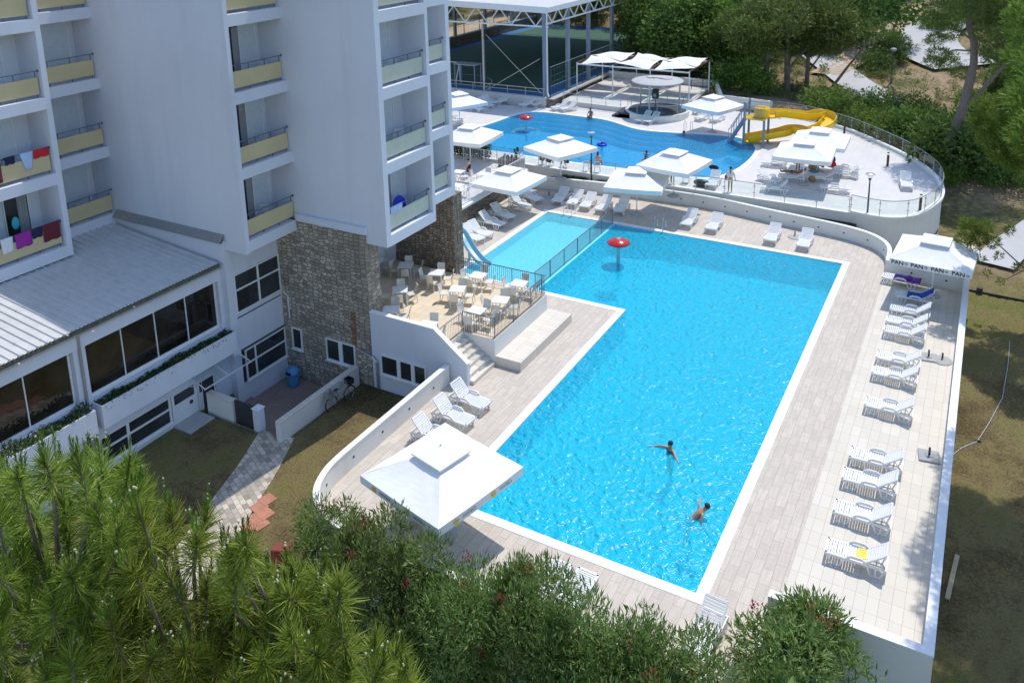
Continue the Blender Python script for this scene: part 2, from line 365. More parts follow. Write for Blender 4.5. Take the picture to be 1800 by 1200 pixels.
ay = axis([(-60, 0, 6), (0, 30, .4), (30, 56, .6), (56, 150, 2), (150, 300, 6), (300, 1500, 60)])
gx, gy = np.meshgrid(ax, ay); gz = hgt(gx, gy)
jit = rng.normal(0, 1, gz.shape)
gz = gz + np.where((gx > .8) | (gy > 84), jit * .03, 0)
V = np.stack([gx, gy, gz], -1).reshape(-1, 3); nx = len(ax); ny = len(ay)
idx = np.arange(nx * ny).reshape(ny, nx)
F = np.stack([idx[:-1, :-1], idx[:-1, 1:], idx[1:, 1:], idx[1:, :-1]], -1).reshape(-1, 4)
# ground colour: dry lawn near, sandy earth and green ground cover further up the hill
m = NT('ground_earth_and_grass')
sep = m.new('ShaderNodeSeparateXYZ'); m.t.links.new(m.tc.outputs['Object'], sep.inputs[0])
f1 = m.math('ADD', m.math('MULTIPLY', m.noise(.45, 7, .7), .55), m.math('MULTIPLY', m.noise(9, 5, .75), .45))
f1 = m.math('ADD', f1, m.math('MULTIPLY', m.math('SUBTRACT', m.noise(.16, 3), .5), .35)); lawn = m.ramp(f1, [(.34, (.07, .05, .026)), (.44, (.14, .105, .05)), (.52, (.22, .175, .08)), (.60, (.14, .15, .04)), (.66, (.11, .13, .03)), (.72, (.34, .27, .14))])
f2 = m.math('ADD', m.math('MULTIPLY', m.noise(.07, 6, .65), .7), m.math('MULTIPLY', m.noise(2.5, 6, .7), .3))
hillc = m.ramp(f2, [(.36, (.05, .07, .02)), (.46, (.13, .12, .05)), (.53, (.30, .22, .13)), (.68, (.42, .31, .20))])
m.col(m.mix(m.ramp(m.math('DIVIDE', sep.outputs[1], 100), [(.48, (0, 0, 0)), (.56, (1, 1, 1))]), lawn, hillc)); m.p(Roughness=.95); m.b.inputs['Specular IOR Level'].default_value = .1
m.bump(m.noise(16, 6, .75), .8, .06)
tag(link('ground', np_mesh('ground', V, F, m.mat, True)), kind='structure')

# ---- lower pool deck
DECK = [(-19.1, 27.1), (-19.1, 19.9), (-18.98, 19.2), (-18.65, 18.4), (-18.05, 17.8), (-17.2, 17.42), (-16.2, 17.3), (-4.05, 17.3), (-4.05, 21.05), (-3.85, 21.05), (-3.85, 48.0), (-3.95, 48.9), (-4.35, 49.75), (-5.05, 50.45), (-6.1, 50.95), (-7.8, 51.35), (-11.7, 52.0), (-14.5, 52.5), (-17.3, 52.65), (-22, 52.3), (-28.6, 51.3), (-28.6, 34.0), (-19.1, 34.0)]
COP = [(-25.15, 36.31), (-15.19, 36.31), (-15.19, 20.5), (-5.78, 20.5), (-5.78, 47.64), (-25.15, 47.64)]
POOL = [(-24.8, 36.66), (-14.84, 36.66), (-14.84, 20.85), (-6.13, 20.85), (-6.13, 47.29), (-24.8, 47.29)]
b = MB(); b.sheet([DECK, COP[::-1]], 0.0); b.mi = 1; b.skirt(DECK, -2.9, 0.0); structure(b, 'pool_deck', [MT['plank'], MT['wall2']])
structure(MB().box(-3.85, 0.02, 20.98, 46.6, -2.9, 0.0), 'sun_deck', MT['cream'])
b = MB(); b.sheet([COP, POOL[::-1]], .012); b.skirt(COP, -.06, .012); b.skirt(POOL[::-1], -.06, .012); structure(b, 'pool_coping', MT['coping'])
# shells and water
b = MB(); b.sheet([POOL], -1.55); b.skirt(POOL[::-1], -1.55, -.06)
structure(b, 'pool_basin', [MT['pool']])
b = MB(); b.box(-24.78, -20.2, 36.68, 47.27, -1.54, -.55); b.mi = 1; b.box(-20.2, -19.9, 36.68, 47.27, -1.54, -.035); structure(b, 'shallow_basin', [MT['pool_s'], MT['pool_s']])
WT = water('pool_water', (.62, .975, 1.0), 1.9, .075, .12, (.0, .70, 1.0), .52); WT2 = water('shallow_pool_water', (.84, .97, .99), 2.0, .028, .1, (.20, .84, 1.0), .45)
structure(MB().sheet([[(-19.9, 36.66), (-14.84, 36.66), (-14.84, 20.85), (-6.13, 20.85), (-6.13, 47.29), (-19.9, 47.29)]], -.05), 'pool_water', WT)
structure(MB().sheet([[(-24.8, 36.66), (-20.2, 36.66), (-20.2, 47.29), (-24.8, 47.29)]], -.05), 'shallow_pool_water', WT2)

# ---- upper deck with the lagoon pool
UP = [(-52, 53.25), (-6.6, 52.95)] + RWS[1:] + [(-22.2, 76.8), (-24.0, 84.0), (-36.6, 84.4), (-36.6, 69.75), (-52, 68.0)]
P2 = smooth_path([(-38.6, 58.5), (-38.0, 56.4), (-36.5, 55.3), (-33, 55.2), (-27, 55.2), (-22.5, 55.4), (-18.3, 55.6), (-16.4, 56.1), (-15.4, 58.2), (-15.1, 61.5), (-15.35, 64.4), (-16.3, 66.4), (-18, 67.2), (-20.2, 67.0), (-22.4, 66.4), (-24.7, 66.0), (-26.4, 66.3), (-28.4, 67.4), (-30, 68.0), (-31.6, 68.1), (-34.5, 68.2), (-36.6, 68.0), (-37.8, 66.6), (-38.2, 63.5), (-38.6, 60.5), (-38.6, 58.5)], 3)[:-1]
cxm = sum(p[0] for p in P2) / len(P2); cym = sum(p[1] for p in P2) / len(P2)
def offset_loop(L, d):
    out = []; n = len(L)
    for i in range(n):
        a = Vector(L[i - 1]); c = Vector(L[(i + 1) % n]); t = (c - a).normalized(); nrm = Vector((t.y, -t.x)); out.append(tuple(Vector(L[i]) + nrm * d))
    return out
area = sum(P2[i - 1][0] * P2[i][1] - P2[i][0] * P2[i - 1][1] for i in range(len(P2)))
P2C = offset_loop(P2, .38 if area > 0 else -.38); P2S = offset_loop(P2, -1.0 if area > 0 else 1.0)
b = MB(); b.sheet([UP, P2C[::-1]], ZU); b.mi = 1; b.skirt(UP, -2.2, ZU); structure(b, 'upper_deck', [MT['upper'], MT['wall2']])
b = MB(); b.sheet([P2C, P2[::-1]], ZU + .012); b.skirt(P2C, ZU - .06, ZU + .012); b.skirt(P2, ZU - .12, ZU + .012); structure(b, 'lagoon_coping', MT['coping'])
b = MB(); b.sheet([P2], ZU - 1.4); b.mi = 1; b.skirt(P2[::-1], ZU - 1.4, ZU - .07)
top = [p for p in P2 if p[1] > 65.5]; 
for k, zz in enumerate((-.45, -.75, -1.05)):                        # broad blue steps along the back edge
    inn = offset_loop(P2, (-.5 - .55 * k) * (1 if area > 0 else -1))
    for i in range(len(P2)):
        j = (i + 1) % len(P2)
        if P2[i][1] > 65.2 and P2[j][1] > 65.2 and P2[i][0] < -21:
            b.add([(*P2[i], ZU + zz), (*P2[j], ZU + zz), (*inn[j], ZU + zz), (*inn[i], ZU + zz)], [(0, 1, 2, 3)]); b.add([(*inn[i], ZU + zz), (*inn[j], ZU + zz), (*inn[j], ZU + zz - .3), (*inn[i], ZU + zz - .3)], [(0, 1, 2, 3)])
structure(b, 'lagoon_basin', [MT['pool_b'], MT['pool_d']], fix=False)
structure(MB().sheet([P2], ZU - .05), 'lagoon_water', water('lagoon_water', (.70, .95, 1.0), 1.9, .05, .12, (.03, .56, 1.0), .45))

# ---- terrace, platform, courtyard, paths
b = MB(); T1 = [(-28.6, 27.3), (-19.63, 27.3), (-19.63, 29.1), (-18.0, 29.1), (-18.0, 34.14), (-28.6, 34.14)]
b.sheet([T1], ZT); b.mi = 1; b.skirt(T1, -.5, ZT); structure(b, 'cafe_terrace', [MT['terr'], MT['wall2']])
b = MB(); T2 = [(-40, 34.14), (-28.6, 34.14), (-28.6, 51.6), (-40, 51.6)]
b.sheet([T2], ZT); b.mi = 1; b.skirt(T2, -.5, ZT); structure(b, 'upper_terrace', [MT['upper'], MT['wall2']])
b = MB(); b.bev(-18.0, -16.7, 29.12, 34.25, 0, .45, .015); structure(b, 'platform', MT['step'])
b = MB(); b.box(-28.62, -24.35, 24.6, 27.03, -2.9, -2.27); b.box(-28.62, -24.35, 23.6, 24.6, -2.9, -2.1); b.box(-28.62, -24.35, 22.5, 23.6, -2.9, -1.93)
structure(b, 'courtyard', MT['court_y'])
def strip(name, mat, pts, w, dz=.02, n=4, pos=None):
    P = smooth_path([(p[0], p[1]) for p in pts], n); rows = []
    for i, p in enumerate(P):
        a = Vector(P[max(i - 1, 0)]); c = Vector(P[min(i + 1, len(P) - 1)]); t = (c - a).normalized(); nr = Vector((-t.y, t.x)); ww = w[0] + (w[1] - w[0]) * i / (len(P) - 1)
        row = []
        for k in (-1, -.5, 0, .5, 1):
            q = Vector(p) + nr * ww / 2 * k; row.append((q.x, q.y, hz(q.x, q.y) + dz))
        rows.append(row)
    return structure(MB().grid(rows), name, mat)
strip('paved_path', MT['paver'], [(-24.75, 22.5), (-23.7, 20.3), (-22.9, 18.1), (-22.0, 15.6), (-21.4, 13.5), (-20.5, 10.5), (-19.5, 7)], (1.6, 2.3), .03)
slabs = [(455, 893), (470, 880), (451, 911), (466, 905), (440, 925), (457, 922)]
b = MB()
for px, py in slabs:
    q = un(px, py, -1.5); b.M = Matrix.Translation((q.x, q.y, hz(q.x, q.y) - .02)) @ Matrix.Rotation(-.2, 4, 'Z'); b.bev(-.27, .27, -.27, .27, 0, .06, .01)
b.M = None; structure(b, 'stepping_slabs', MT['rust'])
q = un(345, 737, -1.45); structure(MB().bev(-29.0 + .0, -27.9, 20.6, 21.9, -1.6, -1.36, .02), 'door_slab', MT['concrete'])
# planting bed between the two deck walls
b = MB(); b.prism([(-27.5, 51.62), (-22, 52.46), (-17.3, 52.76), (-14.5, 52.62), (-11.7, 52.1), (-7.8, 51.48), (-6.2, 51.1), (-6.2, 52.98), (-27.5, 53.12)], -1, .40); structure(b, 'planting_bed', MT['soil'])
# roads and tracks on the hillside
road = [hit(1556, 186), hit(1530, 168), hit(1505, 152), hit(1478, 132), hit(1455, 114), hit(1435, 100)]
strip('access_road', MT['road'], [(p.x, p.y) for p in road], (3.6, 3.6), .28, 8)
road2 = [hit(1700, 122), hit(1640, 96), hit(1628, 70), hit(1660, 42), hit(1700, 25)]
strip('hill_road', MT['road'], [(p.x, p.y) for p in road2], (7.5, 6.0), .35, 10)
tr = [hit(1450, 135), hit(1495, 110), hit(1540, 75), hit(1590, 40), hit(1640, 12), hit(1665, 2)]
strip('dirt_track', MT['track'], [(p.x, p.y) for p in tr], (3.2, 5.0), .28, 8)
lane = [hit(770, 66), hit(850, 45), hit(930, 28), hit(1000, 14)]
strip('gravel_lane', MT['track'], [(p.x, p.y) for p in lane], (6, 6), .1)
lane3 = [hit(1745, 470), hit(1775, 440), hit(1830, 400)]
strip('garden_path', MT['road'], [(p.x, p.y) for p in lane3], (2.2, 2.2), .2)

# ---- sports court
b = MB(); b.box(-62, -36.8, 70.35, 116, -1, 1.8); b.mi = 1; b.box(-60.2, -39.2, 72.6, 113.5, 1.7, 1.806); b.mi = 2
for y in (72.6,): b.box(-60.2, -39.2, y, y + .08, 1.7, 1.812)
for k in range(40):
    a0 = math.pi * k / 40; a1 = math.pi * (k + 1) / 40; r = 4.6
    for (cx_, cy_, sgn) in ((-49.7, 72.7, 1),):
        p0 = (cx_ + r * math.cos(a0), cy_ + r * math.sin(a0) * sgn, 1.812); p1 = (cx_ + r * math.cos(a1), cy_ + r * math.sin(a1) * sgn, 1.812)
        r2 = r - .09; b.add([p0, p1, (cx_ + r2 * math.cos(a1), cy_ + r2 * math.sin(a1), 1.812), (cx_ + r2 * math.cos(a0), cy_ + r2 * math.sin(a0), 1.812)], [(0, 1, 2, 3)])
structure(b, 'sports_court', [MT['courtblue'], MT['courtgreen'], MT['line']])
b = MB(); b.prism([(-35.8, 71.6), (-29.4, 71.2), (-28.2, 74.2), (-24.2, 76.6), (-24.6, 82.6), (-36, 83.6)], ZU, 1.45); structure(b, 'pergola_floor', MT['upper'])
# ================================================================ WALLS AND FENCES
def sweep(b, path, th, z0, z1, closed=False):
    P = [Vector(p[:2]) for p in path]; n = len(P); L = []; Rr = []
    for i in range(n):
        a = P[max(i - 1, 0)]; c = P[min(i + 1, n - 1)]
        t1 = (P[i] - a).normalized() if i > 0 else (c - P[i]).normalized(); t2 = (c - P[i]).normalized() if i < n - 1 else t1
        t = (t1 + t2).normalized(); nr = Vector((-t.y, t.x)); k = 1 / max(.4, nr.dot(Vector((-t1.y, t1.x)))); L.append(P[i] + nr * th / 2 * k); Rr.append(P[i] - nr * th / 2 * k)
    z1f = z1 if callable(z1) else (lambda i: z1)
    vs = [(p.x, p.y, z0) for p in L] + [(p.x, p.y, z0) for p in Rr] + [(p.x, p.y, z1f(i)) for i, p in enumerate(L)] + [(p.x, p.y, z1f(i)) for i, p in enumerate(Rr)]
    fs = []
    for i in range(n - 1):
        fs += [(i + 1, i, 2 * n + i, 2 * n + i + 1), (n + i, n + i + 1, 3 * n + i + 1, 3 * n + i), (3 * n + i, 3 * n + i + 1, 2 * n + i + 1, 2 * n + i)]
    fs += [(0, n, 3 * n, 2 * n), (2 * n - 1, n - 1, 3 * n - 1, 4 * n - 1)]
    return b.add(vs, fs)
def spots(parent, path, z, every, side, first=1.0, r=.055):
    acc = 0; nxt = first; P = [Vector(p[:2]) for p in path]
    for a, c in zip(P, P[1:]):
        l = (c - a).length; t = (c - a).normalized(); nr = Vector((-t.y, t.x)) * side
        while nxt < acc + l:
            p = a + t * (nxt - acc) + nr
            q = MB(); d = nr.normalized(); q.tube([(p.x - d.x * .05, p.y - d.y * .05, z), (p.x + d.x * .012, p.y + d.y * .012, z)], r, 10); q.build('wall_light', MT['dark'], parent); nxt += every
        acc += l
def wall(name, label, path, th, z0, z1, mat=None, cat='wall', group=None):
    w = thing(name, label, cat, (0, 0, 0), 0, group)
    b = MB(); sweep(b, path, th, z0, z1 - .05); b.build('wall_body', mat or MT['wall2'], w)
    b = MB(); sweep(b, path, th + .03, z1 - .05, z1); b.build('wall_cap', MT['coping'], w)
    return w
pL = smooth_path([(-19.1, 26.98), (-19.1, 24), (-19.1, 21), (-19.08, 19.9), (-18.98, 19.2), (-18.65, 18.4), (-18.05, 17.8), (-17.2, 17.42), (-16.2, 17.3), (-14, 17.3)], 4)
wl = wall('low_wall', 'long white deck wall with round lights curving round behind the big near parasol', pL + [(-4.05, 17.3)], .2, -2.6, .85)
spots(wl, pL, .42, 1.7, .10, 1.2)
wr = wall('low_wall', 'straight white parapet between the row of loungers and the lawn', [(-4.05, 20.95), (0.06, 20.95), (0.06, 46.25)], .25, -2.6, .85)
b = MB(); b.box(-4.12, -3.98, 17.42, 20.82, -2.6, .03); b.build('return_wall', MT['wall2'], wr)
pB = smooth_path([(-28.4, 51.3), (-22, 52.35), (-17.3, 52.65), (-14.5, 52.5), (-11.7, 51.98), (-7.8, 51.35), (-6.1, 50.95), (-5.05, 50.45), (-4.35, 49.75), (-3.95, 48.9), (-3.8, 47.9), (-3.8, 47.05)], 4)
wb = wall('low_wall', 'white wall with small round lights behind the far loungers of the rectangular pool', pB, .2, -2.6, .85)
spots(wb, pB, .40, 1.55, -.10, 9.6)
wn = wall('low_wall', 'short white wall closing the deck corner behind the lettered parasol', [(-3.88, 46.93), (0.18, 46.4)], .2, -2.6, .85)
spots(wn, [(-3.88, 46.93), (0.18, 46.4)], .42, 1.7, -.10, 1.35)
# stone wall below the upper terrace
w = thing('stone_wall', 'rubble stone wall with white coping below the upper cafe terrace', 'wall')
sweep(MB(), [(-28.6, 34.6), (-28.6, 51.2)], .3, 0, 1.2)
b = MB(); sweep(b, [(-28.55, 35.1), (-28.55, 51.1)], .3, -.4, 1.2); b.build('stonework', MT['stone2'], w)
b = MB(); sweep(b, [(-28.55, 35.1), (-28.55, 51.1)], .5, 1.2, 1.34); b.build('wall_cap', MT['coping'], w)
b = MB(); sweep(b, [(-28.28, 35.1), (-28.28, 50)], .24, -.05, .12); b.build('plinth', MT['cream'], w)
# upper deck kerb wall on the round side
w = wall('kerb_wall', 'curved white kerb along the rounded edge of the upper deck under the glass fence', RWS, .25, ZU - .02, ZU + .22)
w = wall('kerb_wall', 'straight white kerb along the front of the upper deck under the glass fence', [(-40, 53.2), (-6.7, 52.98)], .18, ZU - .02, ZU + .06)
# back walls of the upper deck
wall('low_wall', 'pale low wall behind the shade pergola at the foot of the dry slope', [(-36.2, 84.0), (-24.2, 83.6), (-21.8, 77.3), (-16.9, 76.6)], .25, .5, 2.1, MT['wall2'])
w = thing('court_wall', 'grey concrete wall below the covered sports court with a steel rail', 'wall')
b = MB(); b.box(-62, -36.75, 69.9, 70.3, .6, 1.95); b.build('wall_body', MT['gray'], w)
b = MB(); 
for i in range(13): b.bar((-61 + 2 * i, 70.1, 1.95), (-61 + 2 * i, 70.1, 2.75), .05)
b.bar((-61.5, 70.1, 2.75), (-36.8, 70.1, 2.75), .06); b.bar((-61.5, 70.1, 2.4), (-36.8, 70.1, 2.4), .03); b.build('rail', MT['metal'], w)
w = thing('stone_wall', 'dry stone retaining wall between the sports court and the pergola', 'wall')
b = MB(); sweep(b, [(-36.45, 70.2), (-36.45, 84)], .5, .8, 1.75); sweep(b, [(-36.4, 84), (-36.4, 100)], .5, .8, 1.75); b.build('stonework', MT['stone2'], w); b = MB(); sweep(b, [(-36.3, 70.2), (-36.3, 100)], .7, 1.75, 1.82); b.build('wall_cap', MT['concrete'], w)
w = thing('stone_wall', 'long dry stone wall on the far side of the sports court below the lane', 'wall')
b = MB(); sweep(b, [(-62.4, 72), (-62.4, 116)], .5, .5, 3.0); b.build('stonework', MT['stone2'], w); b = MB(); sweep(b, [(-62.4, 72), (-62.4, 116)], .6, 3.0, 3.12); b.build('wall_cap', MT['concrete'], w)
# courtyard walls
w = wall('low_wall', 'white wall with tan coping between the sunken courtyard and the lawn, bicycle against it', [(-24.2, 22.0), (-24.2, 26.95)], .28, -2.6, -.55); w.children[1].data.materials[0] = MT['step']
w = wall('low_wall', 'short white wall with tan coping beside the basement door', [(-28.55, 22.25), (-26.95, 22.25)], .28, -2.6, -.5); w.children[1].data.materials[0] = MT['step']
w = thing('gate', 'dark grey sheet metal gate standing open beside a white post', 'gate')
b = MB(); b.bev(-26.93, -25.75, 22.2, 22.3, -1.55, -.42, .02); b.build('gate_panel', MT['dark'], w)
w = thing('gate_post', 'white square post with pyramid cap at the end of the dark gate', 'post')
b = MB(); b.box(-25.73, -25.4, 22.08, 22.42, -2.6, -.42); b.build('shaft', MT['wall'], w); b = MB(); b.add([(-25.78, 22.03, -.42), (-25.35, 22.03, -.42), (-25.35, 22.47, -.42), (-25.78, 22.47, -.42), (-25.565, 22.25, -.25)], [(0, 1, 4), (1, 2, 4), (2, 3, 4), (3, 0, 4), (3, 2, 1, 0)]); b.build('cap', MT['wall'], w)
# curved terrace parapet / stair wall and steps
w = thing('stair_wall', 'white wall in front of the cafe terrace sloping down beside the steps', 'wall')
b = MB(); b.prism([(-23.30, -1.6), (-23.30, 2.27), (-19.8, 2.27), (-18.15, 1.05), (-18.15, -.02), (-19.2, -.02), (-19.2, -1.6)][::-1], 27.06, 27.28, axis='y'); b.build('wall_body', MT['wall'], w, fix=True)
b = MB()
for a, c in (((-23.32, 27.17, 2.29), (-19.8, 27.17, 2.29)), ((-19.82, 27.17, 2.29), (-18.13, 27.17, 1.05))): b.bar(a, c, .25, .05)
b.build('wall_cap', MT['coping'], w)
def window(parent, axis_, c, a0, a1, z0, z1, mull=(), trans=(), out=1, fr=.07, dep=.06, glass='glass', sill=True, name='window'):
    # window standing on a wall plane: axis_ 'y' -> plane y=c facing -y ; 'x' -> plane x=c facing +x
    def bx(b, p0, p1, q0, q1, d0, d1):
        if axis_ == 'y': b.box(p0, p1, c - d1, c - d0, q0, q1)
        else: b.box(c + d0, c + d1, p0, p1, q0, q1)
    b = MB(); bx(b, a0 - fr, a0, z0 - fr, z1 + fr, .001, dep); bx(b, a1, a1 + fr, z0 - fr, z1 + fr, .001, dep); bx(b, a0, a1, z1, z1 + fr, .001, dep); bx(b, a0, a1, z0 - fr, z0, .001, dep)
    for t in mull: bx(b, t[0], t[1], z0, z1, .001, dep - .004)
    for t in trans: bx(b, a0 if len(t) < 3 else t[2], a1 if len(t) < 3 else t[3], t[0], t[1], .001, dep - .008)
    f = b.build(name, MT['pvc'], parent)
    g = MB(); bx(g, a0 - .01, a1 + .01, z0 - .01, z1 + .01, .002, .018); g.build('pane', MT[glass], f)
    if sill:
        s_ = MB(); bx(s_, a0 - fr - .05, a1 + fr + .05, z0 - fr - .05, z0 - fr, .001, dep + .06); s_.build('sill', MT['pvc'], f)
    return f
window(w, 'y', 27.06, -22.72, -20.35, -.55, .30, mull=((-21.88, -21.68), (-21.1, -20.9)))
b = MB(); b.tube([(-23.9, 26.99, .25), (-23.2, 26.97, .12), (-22.98, 26.97, -.05), (-22.98, 26.97, -1.4)], .06, 8); b.build('drainpipe', MT['metal'], w)
st = thing('steps', 'flight of pale steps descending from the cafe terrace to the pool deck', 'steps')
for i in range(6):
    zt = ZT - (i + 1) * ZT / 7 * 1.0; x0 = -19.63 + i * .27
    b = MB(); b.bev(x0, x0 + .30, 27.285, 29.09, -.2, zt, .012); b.build('step', MT['step'], st)
# ---- railings
def railing(name, label, path, z, h, post_every, mat, bars=.12, bar_r=.012, post_r=.025, cat='railing', bottom=.08, zf=None, glass=False, group=None, top_r=.025):
    r = thing(name, label, cat, (0, 0, 0), 0, group); P = [Vector(p[:2]) for p in path]
    zf = zf or (lambda t: z)
    tot = sum((c - a).length for a, c in zip(P, P[1:]))
    def pos(d):
        for a, c in zip(P, P[1:]):
            l = (c - a).length
            if d <= l + 1e-6: return a + (c - a) * (d / l)
            d -= l
        return P[-1]
    b = MB(); b.tube([(p.x, p.y, zf(i) + h) for i, p in enumerate(P)], top_r, 6); b.build('handrail', mat, r)
    if bottom is not None and not glass:
        b = MB(); b.tube([(p.x, p.y, zf(i) + bottom) for i, p in enumerate(P)], post_r * .7, 5); b.build('bottom_rail', mat, r)
    n = max(1, round(tot / post_every))
    for i in range(n + 1):
        p = pos(tot * i / n); b = MB(); b.tube([(p.x, p.y, z - .05), (p.x, p.y, z + h)], post_r, 6)
        if glass:
            for zz in (.35, .8): b.tube([(p.x - .09, p.y, z + zz * h), (p.x + .09, p.y, z + zz * h)], .02, 5)
        b.build('post', mat, r)
    b = MB()
    if glass:
        for i in range(n):
            a = pos(tot * i / n + .06); c = pos(tot * (i + 1) / n - .06); b.bar((a.x, a.y, z + h * .5 + .04), (c.x, c.y, z + h * .5 + .04), .012, h * .8)
        b.build('glass_pane', MT['cgl'], r)
    elif bars:
        k = int(tot / bars)
        for i in range(1, k):
            p = pos(tot * i / k); b.tube([(p.x, p.y, z + (bottom or 0)), (p.x, p.y, z + h)], bar_r, 4, caps=False)
        b.build('bar_infill', mat, r)
    return r
railing('railing', 'grey bar railing round the sunny corner of the cafe terrace', [(-19.66, 29.12), (-18.06, 29.15), (-18.06, 34.08), (-23.3, 34.08)], ZT, 1.0, 1.75, MT['rail'])
railing('railing', 'slim grey bar railing across the head of the terrace steps', [(-19.7, 27.3), (-19.7, 29.06)], ZT, .95, 1.7, MT['metal'])
railing('pool_fence', 'steel bar fence standing in the water between the shallow and the main pool', [(-20.05, 36.7), (-20.05, 47.2)], -.03, .98, 1.75, MT['rail'], cat='fence')
railing('railing', 'white bar railing on the stone wall of the upper cafe terrace', [(-28.55, 36), (-28.55, 51.1), (-34, 51.3)], 1.34, 1.0, 1.9, MT['whitecloth'], bars=.14)
railing('glass_fence', 'glass fence with steel posts along the front of the upper deck', [(-40, 53.2), (-6.7, 52.98)], ZU + .05, 1.0, 2.0, MT['metal'], glass=True, cat='fence')
railing('glass_fence', 'curving glass fence with steel rail round the outer end of the upper deck', RWS, ZU + .2, 1.0, 1.7, MT['metal'], glass=True, cat='fence')
railing('railing', 'thin steel rail with glass along the front of the pergola floor', [(-35.6, 71.5), (-29.5, 71.15)], 1.45, .8, 1.6, MT['metal'], glass=True)
# ================================================================ HOTEL
hotel = thing('hotel_building', 'white stepped hotel tower with recessed tan fronted balconies and a rubble stone base', 'building')
FL = [6.0, 9.28, 12.56, 15.84]; TOP = 19.1; DEEP = 1.5
b = MB()
b.box(-37.35, -27.32, 24.01, 24.2, 5.43, TOP)                   # long blank wall facing the lawn
b.box(-37.35, -28.82, 24.2, 27.2, 5.43, TOP)
b.box(-28.82, -22.17, 27.2, 27.4, 5.53, TOP)                    # second blank wall
b.box(-37.35, -28.82, 27.2, 34.5, 5.53, TOP)
b.box(-28.82, -23.67, 27.4, 30.93, 5.53, TOP)
b.box(-28.82, -24.95, 30.93, 34.5, 5.53, TOP)
b.box(-48, -37.4, 6, 24.2, -2, TOP)
b.box(-37.4, -35.65, 6, 20.3, 5.5, TOP)
b.build('wall', MT['wall'], hotel)
for q in ((-48, -34.15, 5.9, 20.55), (-48, -35.9, 20.55, 24.01), (-48, -27.32, 24.01, 27.2), (-48, -22.17, 27.2, 30.93), (-48, -23.45, 30.93, 34.5)): b = MB(); b.box(*q, TOP, TOP + .4); b.build('roof', MT['wall'], hotel)
def bay(X, y0, y1, pl, pr, cap0=True):
    # slabs and pillars of a balcony stack with its front in the plane x = X
    b = MB()
    for k, z in enumerate(FL):
        b.box(X - DEEP, X, y0 + pl, y1 - pr, z - .5, z); b.build('balcony_slab', MT['wall'], hotel); b = MB()
    b.box(X - DEEP, X, y0 + pl, y1 - pr, TOP - .5, TOP)
    b.build('balcony_slab', MT['wall'], hotel)
    for q in ([(y0, y0 + pl)] if pl else []) + ([(y1 - pr, y1)] if pr else []): b = MB(); b.box(X - DEEP, X + .002, q[0], q[1], FL[0] - .5, TOP); b.build('balcony_fin', MT['wall'], hotel)
def balcony(X, y0, y1, z, mat, door=None, shut=None, zt=None):
    b = MB(); b.box(X - .22, X - .18, y0 + .07, y1 - .06, z + .15, z + .86); pn = b.build('balcony_panel', MT[mat], hotel)
    b = MB(); b.bar((X - .2, y0, z + 1.12), (X - .2, y1, z + 1.12), .035); b.tube([(X - .2, y1 - .02, z + 1.12), (X - .2, y1 - .005, z + 1.12)], .06, 8); b.build('handrail', MT['rail'], pn)
    for t in (.04, .36, .67, .96):
        y = y0 + (y1 - y0) * t; b = MB(); b.bar((X - .235, y, z), (X - .235, y, z + 1.12), .03, .03); b.build('rail_post', MT['rail'], pn)
    xb = X - DEEP; h = 3.28 - .5
    if door:
        b = MB(); b.box(xb + .003, xb + .02, door[0], door[1], z + .05, z + h - .25); d = b.build('balcony_door', MT['curtain'], hotel)
        f = MB(); 
        for yy in (door[0] - .05, door[1]): f.box(xb + .003, xb + .05, yy, yy + .05, z + .05, z + h - .2)
        f.box(xb + .003, xb + .045, door[0], door[1], z + h - .25, z + h - .2); f.build('door_frame', MT['pvc'], d)
        c = MB(); 
        for i in range(7):
            yy = door[0] + (door[1] - door[0]) * (.55 + .06 * i); c.box(xb + .022, xb + .03 + .012 * (i % 2), yy, yy + .05, z + .08, z + h - .3)
        c.build('curtain', MT['grey'], d)
    if shut:
        b = MB(); n = 34; dz = (h - .1) / n
        for i in range(n):
            zz = z + .05 + i * dz; b.add([(xb + .022, shut[0], zz), (xb + .022, shut[1], zz), (xb + .034, shut[1], zz + dz * .5), (xb + .034, shut[0], zz + dz * .5), (xb + .022, shut[1], zz + dz), (xb + .022, shut[0], zz + dz)], [(0, 1, 2, 3), (3, 2, 4, 5)])
        s_ = b.build('roller_shutter', MT['shutter'], hotel)
        g = MB(); g.box(xb + .002, xb + .06, shut[1], shut[1] + .05, z, z + h - .01); g.build('shutter_guide', MT['pvc'], s_)
bay(-27.32, 24.2, 27.2, .02, 0); bay(-22.17, 27.4, 30.93, .12, .22); bay(-23.45, 30.93, 34.5, .05, .3)
b = MB(); b.box(-27.33, -27.318, 24.02, 24.22, 5.5, TOP); 
bay(-35.9, 20.55, 24.01, 0, 0); bay(-34.15, 17.05, 20.55, .12, .24); bay(-34.15, 13.5, 17.05, .12, .1); bay(-34.15, 9.9, 13.5, .12, .1)
for k, z in enumerate(FL):
    balcony(-27.32, 24.24, 27.19, z, 'panel', (25.2, 26.0), (26.06, 26.95))
    balcony(-22.17, 27.54, 30.7, z, 'panel2', (29.1, 29.5) if k in (0,) else None, (29.56, 30.5) if k == 0 else (28.9, 29.95))
    balcony(-23.45, 31.0, 34.18, z, 'panel2', None, (31.1, 33.2))
    balcony(-35.9, 20.57, 23.99, z, 'panel', None, (20.6, 23.7))
    balcony(-34.15, 17.2, 20.29, z, 'panel', (18.75, 19.75) if k == 0 else None, (17.2, 18.7) if k == 0 else (17.2, 19.6))
    balcony(-34.15, 13.65, 16.93, z, 'panel', None, (13.7, 16.2))
